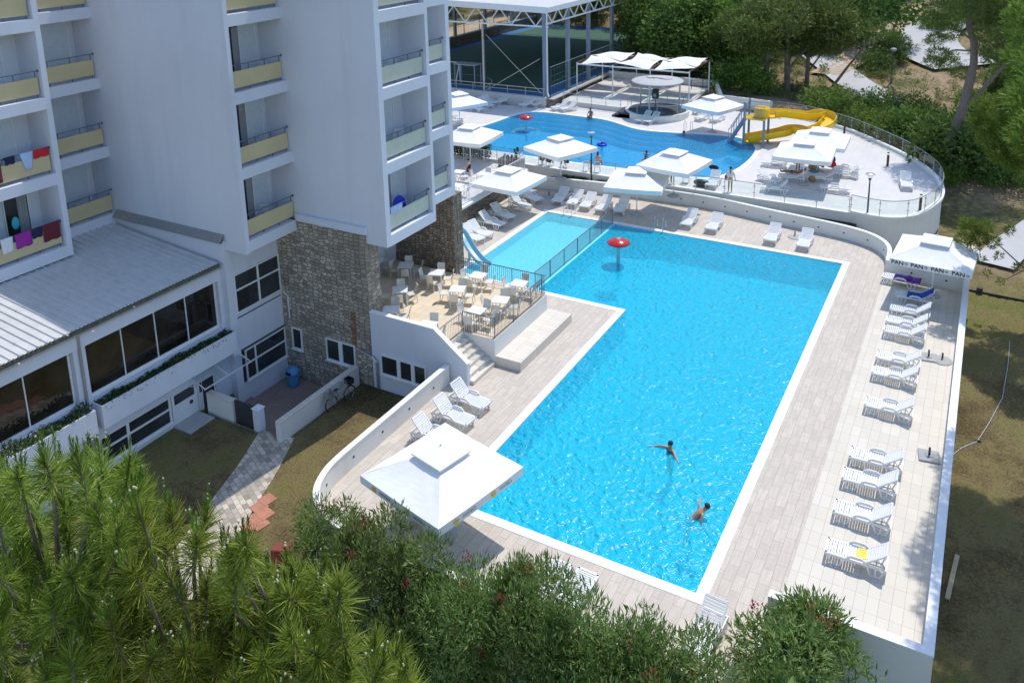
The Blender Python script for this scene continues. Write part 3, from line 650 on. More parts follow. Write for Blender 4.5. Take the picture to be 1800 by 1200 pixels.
# rubble stone base with its coping
b = MB(); b.box(-28.66, -23.32, 27.05, 27.19, -3.0, 6.0); b.box(-28.66, -23.32, 27.19, 27.95, -3.0, 5.5); b.build('stone_base', MT['stone'], hotel)
b = MB(); b.box(-27.3, -23.2, 26.98, 27.195, 6.0, 6.07); b.box(-27.3, -23.2, 27.0, 27.195, 6.07, 6.32); b.build('stone_coping', MT['wall'], hotel)
b = MB(); b.box(-27.3, -23.42, 34.2, 34.48, ZT - .3, 5.5); b.box(-23.9, -23.4, 34.48, 35.0, ZT - 1.5, 5.5); b.build('stone_base', MT['stone2'], hotel)
b = MB(); b.box(-28.8, -27.3, 27.95, 34.48, ZT - .3, 5.5); b.build('wall', MT['wall'], hotel)
# basement front below the first balcony stack
b = MB(); b.box(-29.6, -28.65, 24.26, 27.04, -3.0, -1.25); b.build('wall', MT['wall'], hotel); b = MB(); b.box(-29.6, -28.66, 24.26, 27.04, .32, 1.95); b.build('wall', MT['wall'], hotel); b = MB(); b.box(-29.6, -28.652, 24.26, 27.04, 4.12, 5.42); b.build('wall', MT['wall'], hotel)
b = MB(); b.box(-29.5, -28.72, 24.26, 27.04, 1.95, 2.03); b.box(-28.8, -28.58, 24.26, 27.04, .38, .42); b.build('drip_ledge', MT['dark'], hotel)
b = MB(); b.box(-29.05, -28.597, 23.845, 24.255, -3.0, 5.42); b.build('pillar', MT['wall'], hotel)
window(hotel, 'x', -28.652, 24.33, 26.95, 2.3, 4.05, mull=((25.62, 25.72),), trans=((3.30, 3.38),), sill=False)
b = MB(); b.box(-28.66, -28.645, 24.3, 27.0, 2.04, 2.22); b.build('spandrel', MT['wall'], hotel)
b = MB(); b.box(-28.64, -28.60, 24.45, 24.98, 2.36, 3.27); o = b.build('open_sash', MT['curtain'], hotel)
b = MB(); b.box(-29.4, -28.66, 24.28, 27.03, -1.25, .32); b.build('window_recess', MT['curtain'], hotel)
window(hotel, 'x', -28.652, 24.55, 26.95, -1.15, .26, mull=((25.05, 25.13),), trans=((-.42, -.34),), sill=True)
window(hotel, 'y', 27.05, -28.1, -27.6, -.62, .36)
window(hotel, 'y', 27.05, -25.95, -24.33, -.66, .33, mull=((-25.25, -25.02),))
b = MB(); b.tube([(-28.5, 26.99, 2.2), (-28.2, 26.99, 2.05), (-28.2, 26.99, .9)], .03, 6); b.build('pipe', MT['whitecloth'], hotel)
# roof upstand wall along the blank wall
b = MB(); b.box(-35.88, -28.62, 23.86, 24.005, 4.0, 5.85); b.build('upstand_wall', MT['wall'], hotel)
b = MB(); b.add([(-35.88, 23.72, 5.82), (-28.6, 23.72, 5.82), (-28.6, 23.72, 5.88), (-35.88, 23.72, 5.88), (-35.88, 24.0, 6.15), (-28.6, 24.0, 6.15)], [(0, 1, 2, 3), (3, 2, 5, 4)]); b.box(-35.88, -28.6, 23.74, 23.86, 5.8, 5.84); b.build('flashing', MT['metal'], hotel)

# ================================================================ ANNEX (restaurant wing)
annex = thing('annex_building', 'low restaurant wing with ribbed metal roof, tinted windows and planter boxes', 'building')
def rz_(x): return 4.90 + .092 * (-28.75 - x)
b = MB(); Y0, Y1 = 4.0, 23.72
b.add([(-37.3, Y0, rz_(-37.3)), (-28.75, Y0, rz_(-28.75)), (-28.75, Y1, rz_(-28.75)), (-37.3, Y1, rz_(-37.3))], [(0, 1, 2, 3)])
n = int((Y1 - Y0) / .333)
for i in range(n):
    y = Y1 - .2 - i * .333
    b.add([(-37.3, y - .04, rz_(-37.3) + .003), (-37.3, y - .018, rz_(-37.3) + .055), (-37.3, y + .018, rz_(-37.3) + .055), (-37.3, y + .04, rz_(-37.3) + .003),
           (-28.76, y - .04, rz_(-28.76) + .003), (-28.76, y - .018, rz_(-28.76) + .055), (-28.76, y + .018, rz_(-28.76) + .055), (-28.76, y + .04, rz_(-28.76) + .003)], [(0, 4, 5, 1), (1, 5, 6, 2), (2, 6, 7, 3), (4, 7, 6, 5)])
    for k in range(3 if i % 2 else 2):
        xx = -36 + k * 3.1 + (i * 37 % 11) * .17; b.box(xx - .05, xx + .05, y - .024, y + .024, rz_(xx) + .03, rz_(xx) + .07)
roof = b.build('roof', MT['roofm'], annex)
b = MB()
for i in range(n * 2): 
    y = Y1 - .1 - i * .1665; b.sphere((-28.76, y, rz_(-28.76) - .02), .055, 6, 4, (1, 1.2, .8))
b.box(-28.86, -28.74, Y0, Y1, 4.72, 4.84); b.build('gutter', MT['roofdark'], roof)
b = MB(); b.box(-28.78, -28.74, Y0, Y1, 4.64, 4.73); b.build('gutter_lip', MT['metal'], roof)
b = MB()
b.box(-29.3, -28.9, Y0, 23.84, 4.05, 4.72); b.box(-37.3, -28.95, Y0, 23.84, -3, -1.35); b.box(-29.3, -28.9, Y0, 23.84, .05, 1.2)
for y in (17.05, 9.6): b.box(-29.3, -28.93, y - .25, y + .25, 1.2, 4.05)
b.box(-29.3, -28.93, 23.65, 23.84, 1.2, 4.05); b.build('wall', MT['wall'], annex)
for (a0, a1) in ((17.4, 23.58), (9.95, 16.7)):
    n_ = 4; ms = [(a0 + (a1 - a0) * k / n_ - .02, a0 + (a1 - a0) * k / n_ + .02) for k in range(1, n_)]
    window(annex, 'x', -29.2, a0, a1, 1.9, 4.0, mull=ms, glass='glass_br', fr=.08)
    b = MB(); b.box(-29.3, -28.92, a0 - .1, a1 + .06, 1.2, 1.78); b.build('spandrel', MT['wall'], annex)
for y in (17.05, 9.6):
    b = MB(); b.tube([(-28.84, y, 4.7), (-28.88, y, 4.4), (-28.88, y, 1.8)], .05, 8); b.tube([(-28.5, y, 1.0), (-28.72, y, .3), (-28.85, y, -.1), (-28.85, y, -2)], .05, 8); b.build('drainpipe', MT['metal'], annex)
for (a0, a1) in ((17.2, 23.8), (9.8, 16.95)):
    b = MB(); b.box(-28.32, -28.26, a0, a1, .75, 1.72); b.box(-28.9, -28.32, a0, a0 + .06, .75, 1.72); b.box(-28.9, -28.32, a1 - .06, a1, .75, 1.72); b.box(-28.9, -28.32, a0 + .06, a1 - .06, .75, 1.5)
    b.build('planter_box', MT['wall'], annex)
# lower storey
b = MB()
b.box(-29.2, -28.92, Y0, 20.75, -1.35, -1.2); b.box(-29.2, -28.92, 16.9, 17.2, -1.2, .05); b.box(-29.2, -28.922, 22.95, 23.84, -1.35, .05); b.build('wall', MT['wall'], annex)
window(annex, 'x', -28.98, 17.4, 20.5, -1.1, -.02, mull=((18.5, 18.62),), trans=((-.55, -.46),), fr=.09)
window(annex, 'x', -28.98, 12.6, 16.8, -1.1, -.02, mull=((14.6, 14.72),), trans=((-.55, -.46),), fr=.09)
b = MB(); b.box(-29.0, -28.93, 20.66, 21.95, -1.36, .03); dr = b.build('door', MT['pvc'], annex)
b = MB(); b.box(-28.93, -28.92, 20.78, 21.8, -.48, -.04); b.build('door_pane', MT['glass'], dr)
b = MB(); b.tube([(-28.93, 21.6, -.75), (-28.9, 21.6, -.75)], .09, 12); b.build('vent', MT['dark'], dr)
b = MB(); b.box(-29.0, -28.94, 22.0, 23.2, -1.95, .03); dr = b.build('door', MT['pvc'], annex)
b = MB(); b.box(-28.94, -28.925, 22.25, 22.85, -1.7, -.15); b.box(-28.94, -28.925, 22.08, 22.2, -.6, -.15); b.box(-28.94, -28.925, 22.95, 23.12, -.9, -.15); b.build('door_pane', MT['glass'], dr)
cn = thing('door_canopy', 'clear glass canopy on thin brackets over the basement door', 'canopy')
b = MB(); b.add([(-28.9, 21.6, .42), (-27.95, 21.6, .1), (-27.95, 24.15, .1), (-28.9, 24.15, .42), (-28.9, 21.6, .43), (-27.95, 21.6, .11), (-27.95, 24.15, .11), (-28.9, 24.15, .43)], [(0, 3, 2, 1), (4, 5, 6, 7), (0, 1, 5, 4), (1, 2, 6, 5), (2, 3, 7, 6), (3, 0, 4, 7)]); b.build('glass_sheet', clear_glass('canopy_glass', (.90, .93, .95)), cn)
b = MB()
b.bar((-27.95, 21.58, .1), (-27.95, 24.17, .1), .04)
for y in (21.6, 22.87, 24.15): b.bar((-28.9, y, .45), (-27.95, y, .13), .03, .04)
for y in (21.62, 24.13): b.tube([(-28.9, y, -.05), (-28.5, y, .12), (-28.3, y, .24)], .02, 6)
b.build('bracket', MT['pvc'], cn)
# plants in the planter boxes
def leafcloud(N, boxf, size, asp, mat, name, up=.3, bend=0.0):
    C = boxf(N); d = rng.normal(size=(N, 3)); d[:, 2] += up; d /= np.linalg.norm(d, axis=1)[:, None]
    e = rng.normal(size=(N, 3)); e -= d * (e * d).sum(1)[:, None]; e /= np.linalg.norm(e, axis=1)[:, None]
    L = size * rng.uniform(.6, 1.3, (N, 1)); W = L * asp
    V = np.stack([C - d * L * .5, C + e * W * .5, C + d * L * .5, C - e * W * .5], 1).reshape(-1, 3)
    F = np.arange(4 * N).reshape(N, 4); return np_mesh(name, V, F, mat)
MT['shrub'] = foliage('shrub_leaf', (.018, .045, .012), (.05, .10, .022), (.09, .15, .03))
MT['drygrass'] = foliage('grass_blade', (.10, .11, .03), (.23, .20, .08), (.38, .31, .15), .2)
for (a0, a1, lab, hh) in ((17.3, 23.7, 'low dark green trailing plants filling the planter box nearer the door canopy', .16), (9.9, 16.85, 'bushy green plants filling the planter box at the left edge', .3)):
    p = thing('planter_plant', lab, 'plant', (-28.6, (a0 + a1) / 2, 1.5))
    N = 3000
    def bf(N, a0=a0, a1=a1, hh=hh):
        y = rng.uniform(a0, a1, N) - (a0 + a1) / 2; g = .5 + .5 * np.sin(y * 3.1) * np.sin(y * 1.3 + 1)
        return np.stack([rng.uniform(-.28, .34, N), y, rng.uniform(0, 1, N) ** .7 * (hh + hh * g) - .02], 1)
    link('foliage', leafcloud(N, bf, .16, .3, MT['shrub'], 'foliage', .8), p)
# ================================================================ FURNITURE PROTOTYPES
def rot_y(a): return Matrix.Rotation(a, 4, 'Y')
def make_lounger():
    # local x: foot end -0.95 ... head end +0.95, seat height .36, hinge of the backrest at x = .2
    t = thing('sun_lounger', '', 'sun lounger'); P = MT['plastic']
    b = MB()
    for y in (-.31, .31): b.box(-.93, .24, y - .03, y + .03, .31, .37)
    b.box(-.95, -.87, -.34, .34, .3, .37); n = 13
    for i in range(n): x = -.84 + i * .08; b.bev(x, x + .06, -.29, .29, .345, .375, .008)
    b.build('seat', P, t)
    b = MB()
    for y in (-.31, .31): b.box(0, .74, y - .028, y + .028, -.03, .02)
    b.bev(.70, .78, -.32, .32, -.03, .025, .01)
    for i in range(8): x = .03 + i * .083; b.bev(x, x + .062, -.285, .285, -.008, .02, .006)
    br = b.build('backrest', P, t); br.location = (.2, 0, .36)
    for s in (-1, 1):
        y = s * .345
        b = MB(); arc = [(-.32, .37), (-.26, .46), (-.14, .515), (.12, .515), (.24, .46), (.30, .37)]; low = [(.24, .36), (.16, .42), (-.18, .42), (-.26, .36)]
        b.prism(arc + low, y - .022, y + .022, axis='y')
        b.build('armrest', P, t)
        for (xa, xb, xc, xd) in ((-.86, -.74, -.50, -.38), (.28, .40, .66, .80)):
            b = MB()
            for pq in (((xa, y, .36), (xb, y, .0)), ((xd, y, .36), (xc, y, .0)), ((xb, y, .02), (xc, y, .02)), (((xa + xd) / 2, y, .34), ((xb + xc) / 2, y, .02))): b.bar(pq[0], pq[1], .045, .05, up=(0, 1, 0))
            b.build('leg', P, t)
        b = MB(); b.bar((-.93, y, .33), (.82, y, .33), .035, .07); b.build('side_rail', P, t)
    b = MB(); b.bar((.82, -.345, .32), (.82, .345, .32), .05); b.bar((.75, -.3, .30), (.55, -.1, .5), .02); b.bar((.75, .3, .30), (.55, .1, .5), .02); b.build('back_frame', P, t)
    return t
LOUNGE = make_lounger(); LUSED = [0]
def lounger(x, y, z, rz, label, back=38, group='white plastic sun loungers'):
    if not LUSED[0]: LUSED[0] = 1; o = LOUNGE; o['label'] = label; o['group'] = group; o.location = (x, y, z); o.rotation_euler = (0, 0, rz)
    else: o = copy_tree(LOUNGE, label, (x, y, z), rz, group)
    for c in o.children:
        if c.name.startswith('backrest'): c.rotation_euler = (0, -R(back), 0)
    return o
def lfoot(px, py, z, label, rz=0.0, back=38, side=-1, dx=.80):
    # pixel of the bottom of the foot leg on the camera side
    q = un(px, py, z); c = Vector((dx, -side * .345)); c.rotate(Matrix.Rotation(rz, 2)) if False else None
    ca, sa = math.cos(rz), math.sin(rz); ox, oy = dx, -side * .345
    return lounger(q.x + ox * ca - oy * sa, q.y + ox * sa + oy * ca, z, rz, label, back)
def lcen(px, py, z, rz, label, back=38):
    q = un(px, py, z); return lounger(q.x, q.y, z, rz, label, back)
ROW = [(1456.2, 988.6, .02, 'lounger with a yellow cloth on it, nearest the camera in the right hand row'), (1470, 917, .02, 'second empty white lounger up from the camera in the right hand row'), (1485, 858, .02, 'empty white lounger crowded just below another, beside the dark square parasol plate'), (1498, 819, .02, 'empty white lounger standing level with the dark square parasol plate'),
       (1524, 727, .0, 'white lounger standing alone in the middle of the right hand row'), (1536.4, 669.4, .0, 'lower white lounger of the pair beside the round parasol base'), (1544, 642, .0, 'upper white lounger of the pair beside the round parasol base'),
       (1556.5, 594.5, .0, 'lowest of the three close white loungers below the blue towel'), (1561, 577, .0, 'middle of the three close white loungers below the blue towel'), (1568.5, 556, .0, 'topmost of the three close white loungers, in the lettered parasol shade')]
for px, py, a, lab in ROW: LO = lfoot(px, py, 0, lab, a); (ROW.__setitem__(0, LO) if px == 1456.2 else None)
L_first = ROW[0]
L_blue = lfoot(1577.5, 531, 0, 'white lounger covered with a blue towel under the lettered parasol', 0)
L_purp = lfoot(1553.5, 498.5, 0, 'white lounger covered with a purple towel under the lettered parasol', -.05, 2)
BACKROW = [(969, 359, 'leftmost white lounger of the five by the small pool ladder', 35), (994.5, 364, 'second lounger from the left of the five by the small pool ladder', 35), (1017, 369, 'middle lounger of the five behind the shallow pool', 35), (1045, 374.5, 'half shaded lounger, fourth of the five behind the shallow pool', 35), (1076, 377, 'fully shaded lounger right beside the white umbrella pole', 35),
           (1195, 400.5, 'left lounger of the near pair right of the far pool ladder', 38), (1239, 408.5, 'right lounger of the near pair right of the far pool ladder', 38), (1342, 428.5, 'left lounger of the pair with a round parasol base between', 38), (1399.5, 439, 'last white lounger before the curved wall corner', 38)]
for px, py, lab, bk in BACKROW:
    q = un(px, py, 0); lounger(q.x + .345, q.y + .80, 0, R(90) + (.08 if px < 1100 else 0), lab, bk)
def lpair(p_head, p_foot, z, label, back=40, near=True):
    a = un(*p_head, z); c = un(*p_foot, z); d = (a - c); rz = math.atan2(d.y, d.x); m = (a + c) / 2
    s = .345; nr = Vector((-math.sin(rz), math.cos(rz), 0)); nr = nr if nr.y > 0 else -nr
    m += nr * s; return lounger(m.x, m.y, z, rz, label, back)
lpair((844, 397.5), (872, 404), 0, 'shaded white lounger nearer the stone wall of the upper terrace', 45)
lpair((862, 382), (889.4, 390.8), 0, 'shaded white lounger beside the pole of the left poolside parasol', 45)
lpair((824, 414), (848.7, 422.5), 0, 'sunlit white lounger behind the top of the pale blue slide', 45)
lpair((808, 420), (835, 431), 0, 'white lounger half hidden by the stone hotel corner near the blue slide', 45)
lpair((893, 362), (920.8, 373), 0, 'near one of two loungers under the left poolside parasol', 40)
lpair((913, 350), (939.8, 360), 0, 'far one of two loungers under the left poolside parasol', 40)
lpair((789, 709), (843.3, 730.4), 0, 'white lounger at the foot of the terrace steps', 48)
lpair((759, 738), (814.5, 760), 0, 'middle white lounger between the steps and the big near parasol', 48)
lpair((723.6, 773.9), (780, 795), 0, 'white lounger half hidden under the edge of the big near parasol', 48)
lcen(1010, 1058, 0, R(-92), 'lounger with its end showing above the oleanders beside the near pool edge', 0)
lcen(964, 1040, 0, R(-92), 'lounger almost hidden by the oleanders left of another by the near pool edge', 0)
lcen(1240, 1128, 0, R(86), 'white lounger poking out behind the right end of the oleander hedge', 35)
lcen(742, 915, 0, R(30), 'white lounger in the shade beneath the big near parasol', 30)
# upper deck loungers
UL = [(838.7, 195, 160, 'nearest of the three white loungers by the left end of the lagoon pool', 45), (854, 188.5, 160, 'middle of the three white loungers by the left end of the lagoon pool', 45), (860, 184, 160, 'farthest of the three white loungers by the left end of the lagoon pool', 45), (884, 182.5, 60, 'white lounger angled in front of the court wall left of the lagoon pool', 40),
      (928.7, 188, 62, 'left lounger of the first pair below the court column', 42), (948.7, 187, 62, 'right lounger of the first pair below the court column', 42), (985, 193, 60, 'left lounger of the pair at the corner of the pergola floor', 40), (1000, 195, 60, 'right lounger of the pair at the corner of the pergola floor', 40),
      (1132, 214.5, 72, 'left lounger of the pair in front of the round stage', 45), (1146.5, 216.5, 72, 'right lounger of the pair in front of the round stage', 45), (1235, 210.5, 78, 'left shaded lounger under the parasol next to the yellow slide', 45), (1261, 213, 78, 'right shaded lounger under the parasol next to the yellow slide', 45),
      (1230, 199, 80, 'left sunlit lounger behind the parasol next to the yellow slide', 45), (1256, 199, 80, 'right sunlit lounger behind the parasol next to the yellow slide', 45), (798, 213.5, 200, 'lounger in parasol shade at the far left of the upper deck', 20), (822, 180, 200, 'lounger half hidden by the far left parasol', 20),
      (1362, 293, 10, 'white lounger with a teal towel left of the sunbathers', 15), (1352, 320, 150, 'white lounger at the left edge of the big parasol shade', 30), (1363, 338, 8, 'white lounger with a dark strap in front of the sunbathers', 45), (1393, 318, 8, 'lounger on which a bather lies under the parasol', 30),
      (1441, 319, 8, 'lounger with a red towel beside the sunbathers', 30), (1467, 337, 8, 'flat white lounger standing alone in the sun near the glass fence', 0), (1486, 303, 10, 'farther of two loungers right of the sunbathers', 5), (1487, 311, 8, 'nearer of two loungers right of the sunbathers', 42),
      (1592, 329, 100, 'single lounger near the rounded end of the upper deck', 45), (1254, 327, 92, 'lounger with a navy towel seen from behind at the glass fence', 50), (1413, 283, 80, 'lounger stacked behind the bather standing under the parasol', 30), (1436, 284, 80, 'lounger turned on edge behind the standing bather', 30)]
for px, py, deg, lab, bk in UL: lcen(px, py, ZU, R(deg), lab, bk)

# ---- towels and cloths on loungers
def drape(name, label, cat, mat, o, x0, x1, w, back, over=.02):
    L = Vector(o.location); ca, sa = math.cos(o.rotation_euler[2]), math.sin(o.rotation_euler[2]); rows = []
    for i in range(15):
        s = x0 + (x1 - x0) * i / 14; row = []
        for k in range(9):
            y = (k / 8 - .5) * w
            if s <= .2: x, z = s, .385
            else: x = .2 + (s - .2) * math.cos(R(back)); z = .385 + (s - .2) * math.sin(R(back))
            z += .012 * math.sin(k * 1.7 + i * 1.1) + over
            if abs(y) > .33: z -= (abs(y) - .33) * 1.6
            row.append((L.x + x * ca - y * sa, L.y + x * sa + y * ca, L.z + z))
        rows.append(row)
    b = MB(); b.grid(rows); me = b.build(name, mat, None, True); md = me.modifiers.new('thick', 'SOLIDIFY'); md.thickness = .015
    return tag(me, label, cat)
drape('towel', 'purple towel spread over a lounger under the lettered parasol', 'towel', MT['purple'], L_purp, -.35, .95, .74, 2)
drape('towel', 'bright blue towel spread over a lounger under the lettered parasol', 'towel', MT['blue'], L_blue, -.4, .93, .7, 38)
Lp = L_purp.location; b = MB(); b.sphere((0, 0, .07), .16, 12, 8, (1.25, .9, .6)); b.tube([(-.1, .02, .14), (0, .02, .25), (.1, .02, .14)], .015, 6); o = b.build('bag', MT['purple'], None, True); o.location = (Lp.x + .4, Lp.y - .12, .43); tag(o, 'dark purple beach bag on the purple towel', 'bag')
b = MB(); b.grid([[(.16 * (i - 2) * .5 + .02 * math.sin(k * 2), .22 * (k - 2) * .5, .02 * math.sin(i * 2 + k)) for k in range(5)] for i in range(5)]); o = b.build('cloth', MT['yellowcloth'], None, True); o.location = (L_first.location.x + .12, L_first.location.y + .02, .42); tag(o, 'small yellow cloth on the lounger nearest the camera', 'cloth')

# ---- parasols
def make_parasol(S=1.85, h=2.35, rise=.75, val=.28):
    t = thing('parasol', '', 'parasol'); top = S * .30; hz_ = h + rise * .80
    rows = MB()
    # four sagging canopy faces from the eave up to the vent opening
    for q in range(4):
        M = Matrix.Rotation(q * math.pi / 2, 4, 'Z'); n = 8; P = []
        for i in range(n + 1):
            u = i / n; hw = S + (top - S) * u; row = []
            for k in range(n + 1):
                v = k / n * 2 - 1; z = h + (hz_ - h) * u - .05 * math.sin(math.pi * u) * (1 - v * v) - .03 * (1 - v * v) * (1 - u)
                row.append(M @ Vector((v * hw, -hw, z + .006 * math.sin(v * 9 + u * 7 + q))))
            P.append(row)
        rows.grid(P)
        P = [[M @ Vector(((k / n * 2 - 1) * S, -S - .004 * math.sin(k * 2.1), h - .03 * (1 - (k / n * 2 - 1) ** 2) - val * j)) for k in range(n + 1)] for j in (1, 0)]
        rows.grid(P)
    rows.build('canopy', MT['fabric'], t)
    b = MB()
    for q in range(4):
        M = Matrix.Rotation(q * math.pi / 2, 4, 'Z'); T2 = top * 1.22
        b.add([M @ Vector((-T2, -T2, hz_ + .10)), M @ Vector((T2, -T2, hz_ + .10)), M @ Vector((0, 0, h + rise * 1.26)), M @ Vector((-T2, -T2, hz_ + .05)), M @ Vector((T2, -T2, hz_ + .05))], [(0, 1, 2), (3, 4, 1, 0)])
    b.build('vent_top', MT['fabric'], t)
    b = MB(); b.tube([(0, 0, 0), (0, 0, h + rise * 1.24)], .035, 10); b.sphere((0, 0, h + rise * 1.28), .04, 8, 5); b.build('pole', MT['plastic'], t)
    for q in range(8):
        a = q * math.pi / 4; rr = S * (1.41 if q % 2 else 1.0) * .97; b = MB(); b.bar((math.cos(a) * .05, math.sin(a) * .05, hz_ - .06), (math.cos(a) * rr, math.sin(a) * rr, h - .09), .03); b.build('rib', MT['metal'], t)
    b = MB(); b.lathe([(.42, 0), (.42, .03), (.30, .07), (.07, .11), (.06, .3)], (0, 0, 0), 20); b.build('base', MT['concrete'], t)
    return t
PAR = make_parasol(); PU = [0]
def parasol(x, y, z, rz, label, tilt=(0, 0)):
    if not PU[0]: PU[0] = 1; o = PAR; o['label'] = label; o['group'] = 'square white parasols'; o.location = (x, y, z); o.rotation_euler = (0, 0, rz)
    else: o = copy_tree(PAR, label, (x, y, z), rz, 'square white parasols')
    o.rotation_euler = (tilt[0], tilt[1], rz); return o
par_near = parasol(-14.12, 19.4, 0, R(-13), 'large white parasol with yellow discs on its valance near the camera')
par_pan = parasol(-1.46, 45.2, 0, R(-4), 'white parasol lettered PAN on its valance in the deck corner')
parasol(-26.99, 45.97, 0, R(-4), 'white parasol on the left of the shallow pool by the stone wall')
parasol(-19.32, 49.46, 0, R(12), 'white parasol behind the pool fence end, against the deck wall')
PPOS = [((825, 217), 3, 'left parasol overlapping the lagoon pool, next to the hotel corner'), ((985, 236), -22, 'parasol over the middle of the lagoon pool beside the black lamp post'), ((1186, 261), -8, 'parasol right of the lamp post, over bathers at the lagoon edge'), ((1416, 243.5), 4, 'parasol sheltering the group of sunbathers'), ((1443, 223), 2, 'parasol just behind the one over the sunbathers, by the yellow slide'), ((1254, 165.5), -20, 'parasol in front of the dry slope left of the yellow slide'), ((806, 160), -28, 'farthest left parasol in front of the sports court')]
for (px, py), a, lab in PPOS:
    q = un(px, py, ZU + 3.28); parasol(q.x, q.y, ZU, R(a), lab)
# lettering
def text_mesh(s, size, mat, name='lettering', ext=.004, align='CENTER'):
    c = bpy.data.curves.new('t', 'FONT'); c.body = s; c.size = size; c.extrude = ext; c.align_x = align; c.align_y = 'CENTER'; c.resolution_u = 3; c.offset = size * .012
    o = bpy.data.objects.new('t', c); COL.objects.link(o); dg = bpy.context.evaluated_depsgraph_get(); me = bpy.data.meshes.new_from_object(o.evaluated_get(dg)); bpy.data.objects.remove(o); bpy.data.curves.remove(c)
    me.materials.clear(); me.materials.append(mat); me.name = name; return me
def on_valance(par, q, xoff, s, size, mat, name='lettering', me=None):
    me = me or text_mesh(s, size, mat, name); o = link(name, me, par)
    o.matrix_local = Matrix.Rotation(q * math.pi / 2, 4, 'Z') @ Matrix.Translation((xoff, -1.87, 2.19)) @ Matrix.Rotation(math.pi / 2, 4, 'X'); return o
pan = text_mesh('PAN', .30, MT['blacktext']); dia = MB()
for i in range(4):
    a = i * math.pi / 2; dia.M = Matrix.Translation((.052 * math.cos(a), .052 * math.sin(a), 0)) @ Matrix.Rotation(math.pi / 4, 4, 'Z'); dia.box(-.032, .032, -.032, .032, -.004, .004)
dia.M = None; dia = dia.mesh('diamond_logo', MT['diamond'])
for x in (-1.42, -.52, .40, 1.32):
    on_valance(par_pan, 0, x - .05, '', 0, None, 'lettering', pan); on_valance(par_pan, 0, x + .36, '', 0, None, 'diamond_logo', dia)
hot = text_mesh('HOTELS', .15, MT['greytext']); disc = MB(); disc.lathe([(.10, 0), (.10, .008)], n=20); disc = disc.mesh('sun_disc', MT['sun'])
for q in (0, 1, 3):
    for x in (-1.15, .45):
        o = on_valance(par_near, q, x, '', 0, None, 'sun_disc', disc); on_valance(par_near, q, x + .55, '', 0, None, 'lettering', hot)
# loose parasol bases
def base_round(px, py, z, lab):
    q = un(px, py, z); t = thing('umbrella_weight', lab, 'parasol base', q, 0, 'loose parasol bases'); b = MB(); b.lathe([(.42, 0), (.42, .035), (.3, .075), (.07, .11)], n=20); b.build('foot', MT['concrete'], t); b = MB(); b.tube([(0, 0, .1), (0, 0, .38)], .04, 8); b.build('socket', MT['dark'], t)
base_round(1656, 634, 0, 'round concrete parasol base with a short socket on the right hand deck'); base_round(965, 346, 0, 'round parasol base with a thin post left of the five loungers'); base_round(1397, 417, 0, 'round parasol base half hidden behind a lounger near the curved wall')
def base_sq(px, py, lab, mat):
    q = un(px, py, 0); t = thing('umbrella_weight', lab, 'parasol base', q, R(8), 'loose parasol bases'); b = MB(); b.bev(-.36, .36, -.36, .36, 0, .07, .015); b.bev(-.12, .12, -.12, .12, .07, .1, .01); b.build('plate', mat, t); b = MB(); b.tube([(0, 0, .1), (0, 0, .4)], .04, 8); b.build('socket', MT['dark'], t)
base_sq(1633, 803, 'dark square parasol plate beside the right parapet', MT['grey']); base_sq(1632, 629, 'pale square parasol plate beside the round concrete base', MT['concrete'])

# ---- cafe chairs and tables
def make_chair(name, mat, slats=False):
    t = thing(name, '', 'chair'); b = MB(); b.bev(-.21, .21, -.21, .21, .43, .455, .012); b.build('seat', mat, t)
    b = MB(); P = [[(-.21 + .06 * u + 0, -.2 + .4 * k / 6, .45 + .43 * u) for k in range(7)] for u in (0, .33, .66, 1)]
    P = [[(-.20 - .10 * (i / 3) - .03 * (1 - (k / 3 - 1) ** 2), -.2 + .4 * k / 6, .45 + .42 * i / 3) for k in range(7)] for i in range(4)]
    if slats:
        for k in range(7): b.bar(P[0][k], P[3][k], .03, .02, up=(1, 0, 0))
        b.bar(P[3][0], P[3][6], .03, .05)
    else:
        b.grid(P); b.grid([[(x - .018, y, z) for x, y, z in r][::-1] for r in P]); b.bar(P[3][0], P[3][6], .02, .02)
    b.build('backrest', mat, t)
    for sx in (-1, 1):
        for sy in (-1, 1): b = MB(); b.bar((sx * .185, sy * .185, .435), (sx * .22, sy * .21, 0), .03); b.build('leg', mat, t)
    if slats:
        for s in (-1, 1): b = MB(); b.bar((-.24, s * .23, .66), (.18, s * .23, .64), .045, .025); b.bar((.18, s * .23, .64), (.2, s * .22, .44), .03); b.build('armrest', mat, t)
    return t
def make_table(mat):
    t = thing('cafe_table', '', 'table'); b = MB(); b.bev(-.37, .37, -.37, .37, .70, .735, .012); b.build('tabletop', mat, t)
    for sx in (-1, 1):
        for sy in (-1, 1): b = MB(); b.bar((sx * .32, sy * .32, .7), (sx * .33, sy * .33, 0), .045); b.build('leg', mat, t)
    return t
CH = make_chair('cafe_chair', MT['beige']); TB = make_table(MT['plastic']); used = {}
def use(p, label, loc, rz, group):
    if not used.get(p.name): used[p.name] = 1; p['label'] = label; p['group'] = group; p.location = loc; p.rotation_euler = (0, 0, rz); return p
    return copy_tree(p, label, loc, rz, group)
